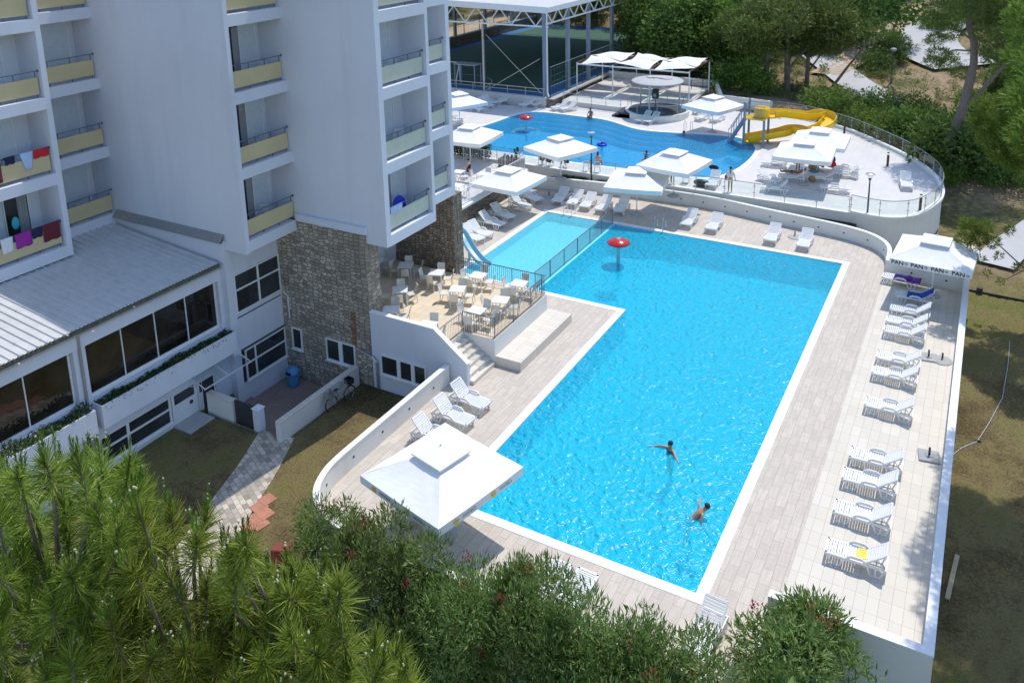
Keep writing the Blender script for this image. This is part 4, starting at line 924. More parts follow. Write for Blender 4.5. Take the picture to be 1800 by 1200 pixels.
TABS = [((662, 457), 10, 'darkest table deep under the overhang', 'RF'), ((713, 465), 25, 'shaded table in the middle below the stone wall', 'LFNR'), ((767, 478), 20, 'table at the edge of the shade by the stone corner', 'FLNR'), ((840, 483), 5, 'table by the railing above the slide', 'LFNR'), ((912, 497), 5, 'table in the railing corner facing the pools', 'LFNR'),
        ((804, 507), 20, 'sunlit table in the middle of the terrace', 'LFNR'), ((703, 508), 35, 'table in shade left of the sunlit middle table', 'LFRN'), ((880, 526), 15, 'sunlit table halfway along the pool side railing', 'LFNR'), ((687, 543), 30, 'shaded table close to the white terrace wall', 'LFRN'), ((837, 545), 5, 'table beside the head of the steps', 'LFNR'), ((752, 570), 12, 'table half hidden behind the white terrace wall', 'FR')]
SIDE = {'L': (180, 'left'), 'F': (90, 'far'), 'R': (0, 'right'), 'N': (270, 'near')}
for (px, py), a, lab, sides in TABS:
    q = un(px, py, ZT + .735); use(TB, 'white square cafe ' + lab, (q.x, q.y, ZT), R(a), 'tables on the cafe terrace')
    for s in sides:
        d, w = SIDE[s]; ang = R(a + d) + rng.uniform(-.15, .15); r = rng.uniform(.52, .68)
        use(CH, f'{w} chair of the {lab}', (q.x + math.cos(ang) * r, q.y + math.sin(ang) * r, ZT), ang + math.pi + rng.uniform(-.25, .25), 'chairs on the cafe terrace')
for (px, py), a, lab, sides in [((806, 301), 5, 'left rear table on the upper terrace next to the hotel corner', 'LNR'), ((849, 305), 5, 'table on the upper terrace in front of the bar fence', 'LFR'), ((804, 325), 0, 'front table on the upper terrace behind the hotel corner', 'RN')]:
    q = un(px, py, ZT + .735); use(TB, 'white square ' + lab, (q.x, q.y, ZT), R(a), 'tables on the upper terrace')
    for s in sides:
        d, w = SIDE[s]; ang = R(a + d); use(CH, f'{w} chair of the {lab}', (q.x + math.cos(ang) * .6, q.y + math.sin(ang) * .6, ZT), ang + math.pi + .1, 'chairs on the upper terrace')
# balcony chairs
GC = make_chair('garden_chair', MT['plastic'], True)
for (x, y, z, rz, lab) in [(-28.1, 26.4, 12.56, R(-80), 'white slatted chair on the upper visible balcony of the middle stack'), (-28.1, 26.1, 9.28, R(-80), 'white slatted chair on the second lowest balcony of the middle stack'), (-28.2, 25.9, 6.0, R(-60), 'white slatted chair hung with clothes on the lowest balcony of the middle stack'), (-23.0, 29.2, 12.56, R(-70), 'white slatted chair on the upper visible balcony of the right stack'), (-23.0, 29.5, 9.28, R(-60), 'white slatted chair with rounded back on the second lowest balcony of the right stack'),
                              (-36.7, 23.0, 9.28, R(-80), 'white slatted chair on the corner balcony beside the blank wall'), (-36.7, 22.9, 6.0, R(-80), 'white slatted chair on the corner balcony just above the metal roof')]:
    use(GC, lab, (x, y, z), rz, 'white chairs on the balconies')
b = MB(); b.lathe([(.46, 0), (.48, .03), (.46, .05)], n=24); o = b.build('folded_table', MT['float'], None); o.location = (-23.05, 29.3, 6.65); o.rotation_euler = (0, R(78), 0); tag(o, 'round blue tabletop leaning on the lowest balcony of the right stack', 'table')
# laundry on the balcony rails
def hang(name, lab, cat, mat, X, y0, y1, z, drop, skew=0.0, wav=.02):
    P = []
    for i in range(7):
        u = i / 6; P.append([(X + .03 + .012 * math.sin(k * 1.9 + u * 3) * (.3 + u), y0 + (y1 - y0) * (k / 8) * (1 - skew * u) + skew * u * (y1 - y0) * .6, z - drop * u - wav * math.sin(k * 1.3) * u) for k in range(9)])
    b = MB(); b.grid([[(x - .09, y, zz) for (x, y, zz) in P[2]], [(x - .05, y, zz + .01) for (x, y, zz) in P[0]]] + P); o = b.build(name, mat, None, True); md = o.modifiers.new('t', 'SOLIDIFY'); md.thickness = .01; return tag(o, lab, cat)
xr = -34.33
hang('towel', 'bright red cloth on the end of the second balcony rail', 'cloth', MT['redcloth'], xr, 19.55, 20.22, 9.28 + 1.15, .34); hang('towel', 'pale blue cloth hanging to a point from the second balcony rail', 'cloth', MT['ltcloth'], xr, 19.0, 19.55, 9.28 + 1.15, .72, .5)
hang('swimsuit', 'black and grey swimsuit on the second balcony rail', 'swimwear', MT['navy'], xr, 18.35, 18.8, 9.28 + 1.15, .3, .1); hang('towel', 'maroon patterned towel on the second balcony rail at the left edge', 'towel', MT['maroon'], xr, 17.35, 18.2, 9.28 + 1.15, .95)
t3 = hang('towel', 'dark maroon and blue printed beach towel on the lowest balcony rail end', 'towel', MT['maroon'], xr, 19.45, 20.2, 7.15, .72); hang('towel', 'navy towel between the printed and the purple towel', 'towel', MT['navy'], xr, 19.0, 19.43, 7.15, .4); hang('towel', 'bright magenta towel on the lowest balcony rail', 'towel', MT['magenta'], xr, 18.3, 18.98, 7.15, .6)
hang('shirt', 'grey shirt hanging from the lowest balcony rail', 'shirt', MT['whitecloth'], xr, 17.7, 18.2, 7.15, .62, .1); hang('towel', 'dark striped cloth on the lowest balcony rail at the left edge', 'towel', MT['purple'], xr, 17.2, 17.68, 7.15, .35)
hang('towel', 'pale blue towel over the lowest rail of the right balcony stack', 'towel', MT['ltcloth'], -22.35, 27.75, 28.6, 7.14, .3)
o = MB().sphere((0, 0, 0), .22, 12, 8, (.25, .75, 1.3)).build('hanging_bag', MT['cyan'], None, True); o.location = (-35.3, 18.95, 7.3); tag(o, 'turquoise bag hanging in the doorway of the lowest left balcony', 'bag')
# ================================================================ POOL FITTINGS AND OTHER OBJECTS
def mushroom(p, z, h, r, lab):
    t = thing('water_mushroom', lab, 'pool fountain', (p.x, p.y, z))
    b = MB(); b.tube([(0, 0, -.9), (0, 0, h - .1)], .11, 12); b.build('stem', MT['ltblue'], t)
    b = MB(); b.lathe([(r * .2, h - .1), (r * .85, h - .06), (r, h), (r * .96, h + .05), (r * .7, h + .17), (r * .35, h + .25), (.02, h + .28)], n=32); b.build('cap', MT['red'], t, True)
    b = MB(); b.lathe([(.14, h + .262), (.13, h + .29), (.02, h + .295)], n=14); b.build('nozzle', MT['metal'], t); return t
q = un(1087, 463, -.05); mushroom(q, -.05, 1.25, .66, 'red water mushroom on a pale blue stem in the main pool')
q = un(925, 230, ZU); mushroom(q, ZU - .05, 1.2, .62, 'red water mushroom standing in the lagoon pool')
def ladder(p, z, rz, lab):
    t = thing('pool_ladder', lab, 'ladder', (p[0], p[1], z), rz)   # local +y points away from the water
    for s in (-.28, .28):
        b = MB(); b.tube([(s, -.06, -1.0), (s, -.06, .55), (s, 0, .78), (s, .14, .86), (s, .34, .82), (s, .5, .66), (s, .55, .4), (s, .55, 0)], .024, 7); b.build('handrail', MT['chrome'], t)
    for i in range(3): b = MB(); b.box(-.28, .28, -.12, -.03, -.25 - .27 * i, -.2 - .27 * i); b.build('tread', MT['chrome'], t)
ladder((-23.3, 47.29), 0, 0, 'chrome pool ladder at the far end of the shallow pool'); q = un(1152, 412, 0); ladder((q.x, 47.29), 0, 0, 'chrome pool ladder at the far end of the main pool')
q = un(1203, 235, ZU); ladder((q.x, 67.2), ZU, R(0), 'chrome pool ladder on the back edge of the lagoon pool')
q = un(829, 261, ZU); ladder((q.x, 55.25), ZU, R(180), 'first chrome ladder at the left end of the lagoon pool'); q = un(845, 263, ZU); ladder((q.x, 55.25), ZU, R(180), 'second chrome rail pair at the left end of the lagoon pool')
# small pale blue slide
def chute(b, pts, w, side, th=.03):
    P = [Vector(p) for p in pts]; prof = [(-w, side), (-w * .97, .04), (-w * .6, 0), (0, -.02), (w * .6, 0), (w * .97, .04), (w, side)]; rows = []; rows2 = []
    for i, p in enumerate(P):
        t = (P[min(i + 1, len(P) - 1)] - P[max(i - 1, 0)]).normalized(); r = t.cross(Vector((0, 0, 1))).normalized(); u = r.cross(t)
        rows.append([p + r * x + u * y for x, y in prof]); rows2.append([p + r * x * 1.07 + u * (y - th if 0 < k < len(prof) - 1 else y) for k, (x, y) in enumerate(prof)])
    b.grid(rows); b.grid([r[::-1] for r in rows2])
    for s in (0, -1):
        b.add([p for r in rows for p in (r[s],)] + [r[s] for r in rows2], [(i, i + 1, len(rows) + i + 1, len(rows) + i) for i in range(len(rows) - 1)])
        b.tube([r[s] for r in rows], .028, 6)
t = thing('pool_slide', 'small pale blue slide running down into the shallow pool', 'slide')
A = uny(806, 428, 38.4); b = MB()
path = [(-26.6, 38.75, 1.5), (-26.2, 38.65, 1.5), (-25.85, 38.55, 1.38), (-25.5, 38.42, 1.08), (-25.15, 38.25, .78), (-24.75, 38.08, .52), (-24.35, 37.9, .34), (-23.95, 37.75, .24), (-23.6, 37.62, .2)]
chute(b, smooth_path([(p[0], p[1]) for p in path], 1) and path, .27, .2); b.build('chute', MT['ltblue'], t, True)
b = MB()
for s in (-.26, .26):
    b.bar((-27.1, 38.85 + s, 0), (-26.55, 38.72 + s, 1.5), .05); b.tube([(-26.6, 38.75 + s, 1.45), (-26.6, 38.75 + s, 2.1), (-26.2, 38.65 + s, 2.0), (-26.1, 38.62 + s, 1.6)], .022, 6)
for i in range(5): x = -27.05 + .1 * i; b.bar((x, 38.57, .25 + .27 * i), (x, 39.1, .25 + .27 * i), .05, .03)
b.build('ladder', MT['ltblue'], t); b = MB(); b.bar((-25.2, 38.28, 0), (-25.2, 38.28, .72), .12); b.build('support', MT['ltblue'], t)
# yellow flume with its tower
t = thing('water_slide', 'yellow spiral water slide with a steel stair tower beside the lagoon pool', 'slide')
sp = [(1352, 206, 3.3), (1372, 204, 3.15), (1400, 207, 2.95), (1425, 209, 2.8), (1444, 205, 2.65), (1457, 213, 2.5), (1452, 224, 2.3), (1438, 232, 2.1), (1418, 237, 1.95), (1395, 232, 1.8), (1372, 238, 1.6), (1345, 243, 1.38), (1322, 247, 1.2), (1312, 249, 1.12)]
P3 = [un(a, c, zz) for a, c, zz in sp]; C3 = []
for i in range(len(P3) - 1):
    a, bb, c, d = P3[max(i - 1, 0)], P3[i], P3[i + 1], P3[min(i + 2, len(P3) - 1)]
    for k in range(5): u = k / 5; C3.append(.5 * ((2 * bb) + (c - a) * u + (2 * a - 5 * bb + 4 * c - d) * u * u + (3 * bb - a - 3 * c + d) * u ** 3))
C3.append(P3[-1]); b = MB(); chute(b, C3, .52, .5, .05); b.build('chute', MT['yellow'], t, True)
q = un(1335, 246, ZU); tw = Vector((P3[0].x - .9, P3[0].y, 0)); b = MB(); b.box(tw.x - .9, tw.x + .75, tw.y - .8, tw.y + .8, 3.12, 3.22); b.build('platform', MT['yellow'], t)
b = MB(); b.lathe([(.62, 3.22), (.6, 4.0), (.56, 4.02), (.56, 3.25)], (tw.x + .3, tw.y + .1, 0), 18); b.build('entry_tub', MT['yellow'], t, True)
for sx, sy in ((-.85, -.75), (.7, -.75), (.7, .75), (-.85, .75)):
    b = MB(); b.bar((tw.x + sx, tw.y + sy, ZU), (tw.x + sx, tw.y + sy, 3.15 if sx > 0 else 4.5), .16); b.build('column', MT['blue_steel'], t)
b = MB()
for i in range(15):
    y = tw.y - .8; x = tw.x - .85 + 1.55 * i / 14; b.bar((x, y, 3.2), (x, y, 4.25), .022)
b.bar((tw.x - .85, tw.y - .8, 4.25), (tw.x + .75, tw.y - .8, 4.25), .05); b.build('guard_rail', MT['blue_steel'], t); b = MB(); b.bar((tw.x - .85, tw.y + .8, 4.25), (tw.x + .75, tw.y + .8, 4.25), .05)
b.build('guard_rail', MT['blue_steel'], t)
b = MB()
for i in range(9):
    x = tw.x - .92 - .14 * i; zz = 3.1 - .24 * i; b.box(x - .2, x, tw.y - .45, tw.y + .45, zz - .04, zz)
for s in (-.47, .47):
    b.bar((tw.x - .9, tw.y + s, 3.1), (tw.x - 2.15, tw.y + s, 1.0), .05, .22); b.bar((tw.x - .9, tw.y + s, 4.2), (tw.x - 2.15, tw.y + s, 2.0), .05)
    for i in range(7): x = tw.x - 1 - .19 * i; zz = 3.1 - .33 * i; b.bar((x, tw.y + s, zz), (x, tw.y + s, zz + 1.05), .03)
b.build('stairs', MT['blue_steel'], t)
for k, zz in ((18, 2.8), (40, 2.1), (24, 2.5)):
    p = C3[k]; b = MB(); b.bar((p.x, p.y + .1, ZU), (p.x, p.y + .1, p.z - .06), .16); b.build('column', MT['brown'], t)
# lamp posts and bollards
def lamp(px, py, z0, h, lab):
    q = un(px, py, z0); t = thing('street_lamp', lab, 'lamp post', q, 0, 'black lamp posts'); b = MB(); b.tube([(0, 0, -.3), (0, 0, h * .45), (0, 0, h - .35)], [.06, .055, .04], 10); b.build('pole', MT['dark'], t)
    b = MB(); b.lathe([(.07, h - .38), (.1, h - .3), (.05, h - .28)], n=14); b.build('collar', MT['dark'], t); b = MB(); b.lathe([(.10, h - .29), (.21, h - .02), (.20, h - .02), (.09, h - .28)], n=18); b.build('lantern_glass', MT['cgl'], t); b = MB(); b.lathe([(.27, h - .02), (.27, h + .01), (.1, h + .05)], n=18); b.build('lamp_cap', MT['metal'], t)
lamp(1039.5, 321, .4, 3.75, 'slim black lamp post rising between the two pools, nearer the hotel'); lamp(1523, 397, .3, 3.35, 'slim black lamp post with a cone lantern near the rounded deck end')
for i, (px, py, lab) in enumerate([(1560, 292, 'dark bollard light in the middle of the curved deck edge'), (1484, 234, 'dark bollard light at the start of the curved deck edge near the yellow slide'), (1617, 369, 'dark bollard light at the rounded front corner of the upper deck')]):
    q = un(px, py, ZU); t = thing('bollard_light', lab, 'bollard', q, 0, 'bollard lights on the upper deck'); b = MB(); b.tube([(0, 0, 0), (0, 0, .82)], .085, 12); b.build('shaft', MT['brown'], t); b = MB(); b.tube([(0, 0, .82), (0, 0, .98)], .075, 12); b.build('lens', MT['cgl'], t); b = MB(); b.tube([(0, 0, .98), (0, 0, 1.02)], .09, 12); b.build('cap', MT['dark'], t)
q = hit(1566, 147); zt_ = uny(1567, 90, q.y).z
t = thing('street_lamp', 'tall dark lamp post standing on the bare bank by the hill road', 'lamp post', q); b = MB(); b.tube([(0, 0, -.3), (0, 0, zt_ - q.z)], [.09, .06], 8); b.build('pole', MT['dark'], t); b = MB(); b.sphere((0, 0, zt_ - q.z + .15), .32, 10, 6, (1, 1, .6)); b.build('lantern', MT['grey'], t, True)
# pergola of shade sails
t = thing('shade_pergola', 'white shade sails on a steel pergola frame behind the lagoon pool', 'pergola')
x0, x1, y0, y1, zz = -35.9, -24.3, 75.2, 81.5, 4.45
for i in range(4):
    for y in (y0, y1):
        x = x0 + (x1 - x0) * i / 3; b = MB(); b.tube([(x, y, 1.3), (x, y, zz + .1)], .06, 8); b.build('post', MT['plastic'], t)
for i in range(4): x = x0 + (x1 - x0) * i / 3; b = MB(); b.bar((x, y0, zz + .05), (x, y1, zz + .05), .1, .16); b.build('beam', MT['brown'], t)
for y in (y0, y1): b = MB(); b.bar((x0, y, zz - .05), (x1, y, zz - .05), .1, .12); b.build('edge_beam', MT['plastic'], t)
for i in range(3):
    for j in range(2):
        xa = x0 + (x1 - x0) * i / 3 + .15; xb = x0 + (x1 - x0) * (i + 1) / 3 - .15; ya = y0 + (y1 - y0) * j / 2 + .05; yb = y0 + (y1 - y0) * (j + 1) / 2 - .05; n = 8; P = []
        for a in range(n + 1):
            for_u = a / n; row = []
            for c in range(n + 1):
                u, v = a / n, c / n; pin = .35 * (1 - abs(2 * u - 1)) * abs(2 * v - 1) ** 2; X = xa + (xb - xa) * v + (.35 * (.5 - abs(v - .5)) * 0); cx_ = (v - .5); cy_ = (u - .5)
                X = (xa + xb) / 2 + (xb - xa) * cx_ * (1 - .10 * (1 - 4 * cy_ * cy_)); Y = (ya + yb) / 2 + (yb - ya) * cy_ * (1 - .22 * (1 - 4 * cx_ * cx_)); row.append((X, Y, zz + .1 + .45 * (1 - (2 * cx_) ** 2) * (1 - (2 * cy_) ** 2) + .25 * cx_ * cy_ * 4 * (1 if (i + j) % 2 else -1)))
            P.append(row)
        b = MB(); b.grid(P); b.build('shade_sail', MT['fabric'], t, True)
# round stage with disc roof
MT['stagefl'] = simple('dark_stage_carpet', (.05, .06, .075), .9, .15)
t = thing('round_stage', 'small round stage with dark floor, glass balustrade and a flat disc roof', 'stage', (-26.1, 71.6, 0))
b = MB(); b.lathe([(2.9, ZU), (2.9, 1.55), (2.62, 1.56), (2.62, 1.5)], n=40); b.build('plinth', MT['wall2'], t)
b = MB(); b.lathe([(2.62, 1.44), (2.62, 1.505)], n=40); b.build('stage_floor', MT['stagefl'], t)
for i in range(3): b = MB(); b.box(-3.5 + .32 * i, -1.5, -2.3, -.3, ZU, ZU + .16 * (i + 1)); b.build('step', MT['stagefl'], t)
b = MB(); P = [(2.75 * math.cos(a), 2.75 * math.sin(a)) for a in [R(-110 + 10 * k) for k in range(32)]]
for a, c in zip(P, P[1:]): b.bar((a[0], a[1], 2.05), (c[0], c[1], 2.05), .015, .75)
b.build('glass_balustrade', MT['cgl'], t); b = MB(); b.tube([(p[0], p[1], 2.45) for p in P], .025, 6); [b.bar((p[0], p[1], 1.5), (p[0], p[1], 2.45), .04) for p in P[::4]]; b.build('handrail', MT['metal'], t)
b = MB(); b.lathe([(2.3, 4.15), (2.36, 4.2), (2.3, 4.24), (1.2, 4.36), (.02, 4.4)], n=48); b.build('disc_roof', MT['discgrey'], t, True)
b = MB(); 
for k in range(2):
    s = 1 if k else -1; pts = [(s * (.35 + .9 * u), .10 - .25 * abs(math.sin(u * 3)) + .4 * u * u, 4.43 - .07 * u) for u in [i / 8 for i in range(9)]]; b.tube(pts, .035, 5)
b.tube([(-.4, -.1, 4.43), (0, .1, 4.44), (.4, -.1, 4.43)], .03, 5); b.build('bird_emblem', MT['dark'], t)
for a in (20, 160, 270): b = MB(); b.tube([(2.0 * math.cos(R(a)), 2.0 * math.sin(R(a)), 1.5), (2.0 * math.cos(R(a)), 2.0 * math.sin(R(a)), 4.2)], .08, 8); b.build('column', MT['metal'], t)
t = thing('loudspeaker', 'black loudspeaker on a stand on the round stage', 'loudspeaker', (-26.2, 71.4, 1.5)); b = MB(); b.bev(-.26, .26, -.2, .2, 1.1, 1.95, .04); b.build('cabinet', MT['black'], t); b = MB(); b.tube([(0, 0, 0), (0, 0, 1.1)], .03, 6); [b.bar((0, 0, .5), (.4 * math.cos(a), .4 * math.sin(a), 0), .03) for a in (0, 2.1, 4.2)]; b.build('stand', MT['black'], t); b = MB(); b.tube([(0, -.205, 1.4), (0, -.22, 1.4)], .16, 14); b.build('woofer', MT['grey'], t)
# covered court
t = thing('court_roof', 'big light steel roof on lattice trusses over the sports court', 'canopy')
X0, X1, YA, YB = -63, -36.6, 70.2, 109
b = MB(); b.add([(X0, YA, 11.0), (X1, YA, 10.45), (X1, YB, 10.45), (X0, YB, 11.0)], [(0, 1, 2, 3)]); b.add([(X0, YA, 10.9), (X1, YA, 10.35), (X1, YB, 10.35), (X0, YB, 10.9)], [(3, 2, 1, 0)])
b.build('roof_sheet', MT['roofm'], t)
b = MB(); b.bar((X0, YA - .05, 10.9), (X1, YA - .05, 10.3), .12, .6); b.bar((X1 + .05, YA, 10.3), (X1 + .05, YB, 10.3), .12, .5); b.build('fascia', MT['plastic'], t)
def truss(a0, a1, zt, zb, n):
    b = MB(); a0 = Vector(a0); a1 = Vector(a1); up = Vector((0, 0, 1)); b.bar(a0 + up * zb, a1 + up * zb, .14)
    for i in range(n):
        p = a0 + (a1 - a0) * (i / n); q = a0 + (a1 - a0) * ((i + .5) / n); r = a0 + (a1 - a0) * ((i + 1) / n)
        b.bar(p + up * zt, q + up * zb, .09); b.bar(q + up * zb, r + up * zt, .09)
    b.build('truss', MT['plastic'], t)
truss((X1, YA + .2, 0), (X0, YA + .2, 0), 10.3, 8.7, 10); truss((X1 - .1, YA, 0), (X1 - .1, YB, 0), 10.2, 9.0, 16); truss((X0, YA, 0), (X0, YB, 0), 10.7, 9.2, 16); truss((X1, YB, 0), (X0, YB, 0), 10.3, 8.7, 10)
for y in (70.45, 75.4, 80.3, 86.5, 93.4, 101, 108.5):
    for x in (X1 - .4, X0 + .5): b = MB(); b.bar((x, y, 1.5), (x, y, 10.3), .45 if x > -50 else .4, .3); b.build('column', MT['blue_steel'], t)
b = MB(); b.bar((-43.9, 70.5, 1.8), (-43.9, 70.5, 8.7), .2); b.build('column', MT['metal'], t); b = MB(); b.bar((-53.9, 70.5, 1.8), (-53.9, 70.5, 8.7), .2); b.build('column', MT['metal'], t)
b = MB(); b.tube([(X1 + .05, YA - .15, 10.2), (X1 + .05, YA - .15, 2.4), (X1 + .25, YA - .3, 2.1)], .07, 7); b.build('downpipe', MT['plastic'], t)
b = MB(); b.bar((-37.5, 70.4, 5.6), (-43.8, 70.4, 1.9), .05); b.bar((-43.5, 70.4, 7.6), (-37.4, 70.4, 2.2), .05); b.build('brace', MT['metal'], t)
# mesh fences round the court
def netfence(name, lab, pts, z, h, every):
    t = thing(name, lab, 'fence'); P = [Vector(p) for p in pts]
    for a, c in zip(P, P[1:]):
        n = max(1, round((c - a).length / every))
        for i in range(n + 1): p = a + (c - a) * (i / n); b = MB(); b.tube([(p.x, p.y, z), (p.x, p.y, z + h)], .05, 6); b.build('post', MT['dark'], t)
        b = MB(); b.bar((a.x, a.y, z + h), (c.x, c.y, z + h), .05); b.bar((a.x, a.y, z + 1.1), (c.x, c.y, z + 1.1), .04); b.build('rail', MT['blue_steel'], t)
        b = MB(); L = (c - a).length
        for i in range(int(L / .6)): p = a + (c - a) * ((i + .5) / int(L / .6)); b.bar((p.x, p.y, z + .05), (p.x, p.y, z + h), .012)
        for i in range(int(h / .6)): b.bar((a.x, a.y, z + .6 * i + .3), (c.x, c.y, z + .6 * i + .3), .012)
        b.build('mesh_infill', MT['net'], t)
netfence('mesh_fence', 'green mesh fence with a diagonal brace along the right side of the sports court', [(-36.55, 70.6), (-36.55, 100)], 1.8, 3.0, 3.6)
netfence('mesh_fence', 'tall dark mesh fence at the far end of the sports court', [(-36.6, 115.5), (-62, 115.5)], 1.8, 5, 4)
netfence('mesh_fence', 'dark mesh fence above the far stone wall along the lane', [(-62.4, 72), (-62.4, 115)], 3.1, 2.6, 4)
t = thing('wire_fence', 'low dark wire fence on the dry slope behind the pergola', 'fence'); ps = [hit(1215, 160), hit(1235, 158), hit(1262, 158), hit(1270, 156)]
for p in ps: b = MB(); b.bar((p.x, p.y, p.z - .2), (p.x, p.y, p.z + 1.1), .06); b.build('post', MT['dark'], t)
b = MB(); [b.bar((a.x, a.y, a.z + k), (c.x, c.y, c.z + k), .015) for a, c in zip(ps, ps[1:]) for k in (.4, .75, 1.05)]; b.build('wire', MT['dark'], t)
t = thing('football_goal', 'white framed goal with a small shelter at the left of the sports court', 'goal', (-50.3, 73.4, 1.81))
b = MB(); [b.bar(a, c, .09) for a, c in (((-1.6, 0, 0), (-1.6, 0, 2.1)), ((1.6, 0, 0), (1.6, 0, 2.1)), ((-1.6, 0, 2.1), (1.6, 0, 2.1)), ((-1.6, 0, 2.1), (-1.6, -.9, 0)), ((1.6, 0, 2.1), (1.6, -.9, 0)))]; b.build('frame', MT['plastic'], t); b = MB(); [b.bar((-1.6 + .2 * i, 0, 2.1), (-1.6 + .2 * i, -.9, 0), .012) for i in range(17)]; b.build('net', MT['net'], t)
t = thing('dugout', 'small grey roofed dugout shelter at the near edge of the court', 'shelter', (-46.8, 71.9, 1.81)); b = MB(); b.box(-1.3, 1.3, -.6, .8, 2.3, 2.4); b.build('roof', MT['grey'], t); b = MB(); [b.bar((x, y, 0), (x, y, 2.3), .1) for x in (-1.2, 1.2) for y in (-.5, .7)]; b.build('post', MT['blue_steel'], t)
# bin, bicycle, hose, box
q = un(515, 672, -2.27); t = thing('litter_bin', 'blue plastic litter bin in the courtyard corner by the stone wall', 'bin', (-27.75, 26.45, -2.27))
b = MB(); b.lathe([(.24, 0), (.27, .05), (.30, .6), (.30, .62)], n=20); b.build('bin_body', MT['binblue'], t, True); b = MB(); b.lathe([(.33, .62), (.33, .68), (.28, .88), (.12, .98), (.02, 1.0)], n=20); b.build('lid', MT['binblue'], t, True); b = MB(); b.box(-.14, .14, -.335, -.25, .68, .8); b.build('flap', MT['black'], t)
def bicycle(loc, rz, lab):
    t = thing('bicycle', lab, 'bicycle', loc, rz)
    for x in (-.52, .52):
        b = MB(); b.tube([(x + .33 * math.cos(a), 0, .34 + .33 * math.sin(a)) for a in [2 * math.pi * k / 24 for k in range(25)]], .022, 6, False); w = b.build('wheel', MT['black'], t)
        b = MB(); b.tube([(x + .30 * math.cos(a), 0, .34 + .30 * math.sin(a)) for a in [2 * math.pi * k / 24 for k in range(25)]], .012, 5, False); [b.bar((x, 0, .34), (x + .3 * math.cos(a), 0, .34 + .3 * math.sin(a)), .006) for a in [2 * math.pi * k / 14 for k in range(14)]]; b.build('rim', MT['chrome'], w)
        b = MB(); P = [[(x + .375 * math.cos(a), y, .34 + .375 * math.sin(a)) for y in (-.03, .03)] for a in [R(20 + 10 * k) for k in range(14)]]; b.grid(P); b.build('mudguard', MT['metal'], t)
    b = MB(); [b.tube([a, c], .02, 6) for a, c in (((-.52, 0, .34), (-.05, 0, .3)), ((-.05, 0, .3), (-.2, 0, .8)), ((-.52, 0, .34), (-.2, 0, .75)), ((-.05, 0, .3), (.38, 0, .72)), ((-.18, 0, .62), (.38, 0, .78)), ((.52, 0, .34), (.36, 0, .95)))]; b.build('frame', MT['metal'], t)
    b = MB(); b.tube([(.2, -.28, 1.02), (.34, -.12, 1.0), (.36, 0, .98), (.34, .12, 1.0), (.2, .28, 1.02)], .014, 6); b.build('handlebar', MT['chrome'], t); b = MB(); b.sphere((-.22, 0, .86), .12, 10, 6, (1.15, .7, .4)); b.build('saddle', MT['black'], t)
    b = MB(); b.box(.42, .70, -.17, .17, .80, .82)
    for (xa, xb, ya, yb) in ((.42, .44, -.17, .17), (.68, .70, -.17, .17), (.44, .68, -.17, -.15), (.44, .68, .15, .17)): b.box(xa, xb, ya, yb, .82, 1.05)
    b.build('basket', MT['black'], t); b = MB(); b.box(-.78, -.38, -.08, .08, .72, .74); [b.bar((-.55, y, .34), (-.6, y, .72), .015) for y in (-.07, .07)]; b.box(-.80, -.45, -.16, .16, .75, .77); b.box(-.8, -.78, -.16, .16, .77, .98); b.box(-.47, -.45, -.16, .16, .77, .98); b.build('rear_carrier', MT['metal'], t)
p = un(634, 712, -1.62); bicycle((-23.72, 25.25, hz(-23.7, 25.2) - .02), R(82), 'old city bicycle with black front basket leaning on the courtyard wall')
t = thing('garden_hose', 'thin pale hose lying across the lawn beside the pool parapet', 'hose'); pts = [hit(*p_) for p_ in ((1775, 600), (1772, 640), (1762, 700), (1738, 745), (1718, 776), (1690, 788), (1672, 802))]
b = MB(); b.tube([tuple(p + Vector((0, 0, .02))) for p in pts], .022, 6); b.build('hose_pipe', MT['metal'], t); b = MB(); b.tube([tuple(pts[4] + Vector((-.1, 0, .03))), tuple(pts[4] + Vector((.12, .02, .05)))], .035, 6); b.build('nozzle', MT['black'], t)
q = hit(1675, 1010); t = tag(MB().bar((q.x - .1, q.y - 1.2, q.z + .06), (q.x + .08, q.y + .9, q.z + .08), .14, .04).build('plank', simple('weathered_board', (.45, .36, .24), .9, .2, 4)), 'weathered board lying on the shaded lawn beside the parapet', 'plank')
q = un(1722, 516, -1); t = thing('black_bin', 'black barrier edging with a drum on the path edge behind the lettered parasol', 'edging', (q.x, q.y, hz(q.x, q.y))); b = MB(); b.bar((-.8, .1, .05), (3, -.1, .05), .06, .14); b.build('edging_strip', MT['black'], t); b = MB(); b.tube([(-.02, 0, 0), (-.02, 0, .35)], .16, 10); b.build('drum', MT['black'], t)
t = thing('fuse_box', 'red electrical cabinet half hidden by the oleander at the curved wall', 'cabinet', (-18.9, 16.9, -1.6), .4); b = MB(); b.bev(-.35, .35, -.2, .2, 0, 1.1, .03); b.build('cabinet_body', simple('oxide_red_paint', (.22, .04, .025), .6, .2), t); b = MB(); b.bev(-.30, .30, -.21, -.2, .1, 1.0, .002); b.build('cabinet_door', simple('oxide_red_door', (.26, .05, .03), .6, .2), t)
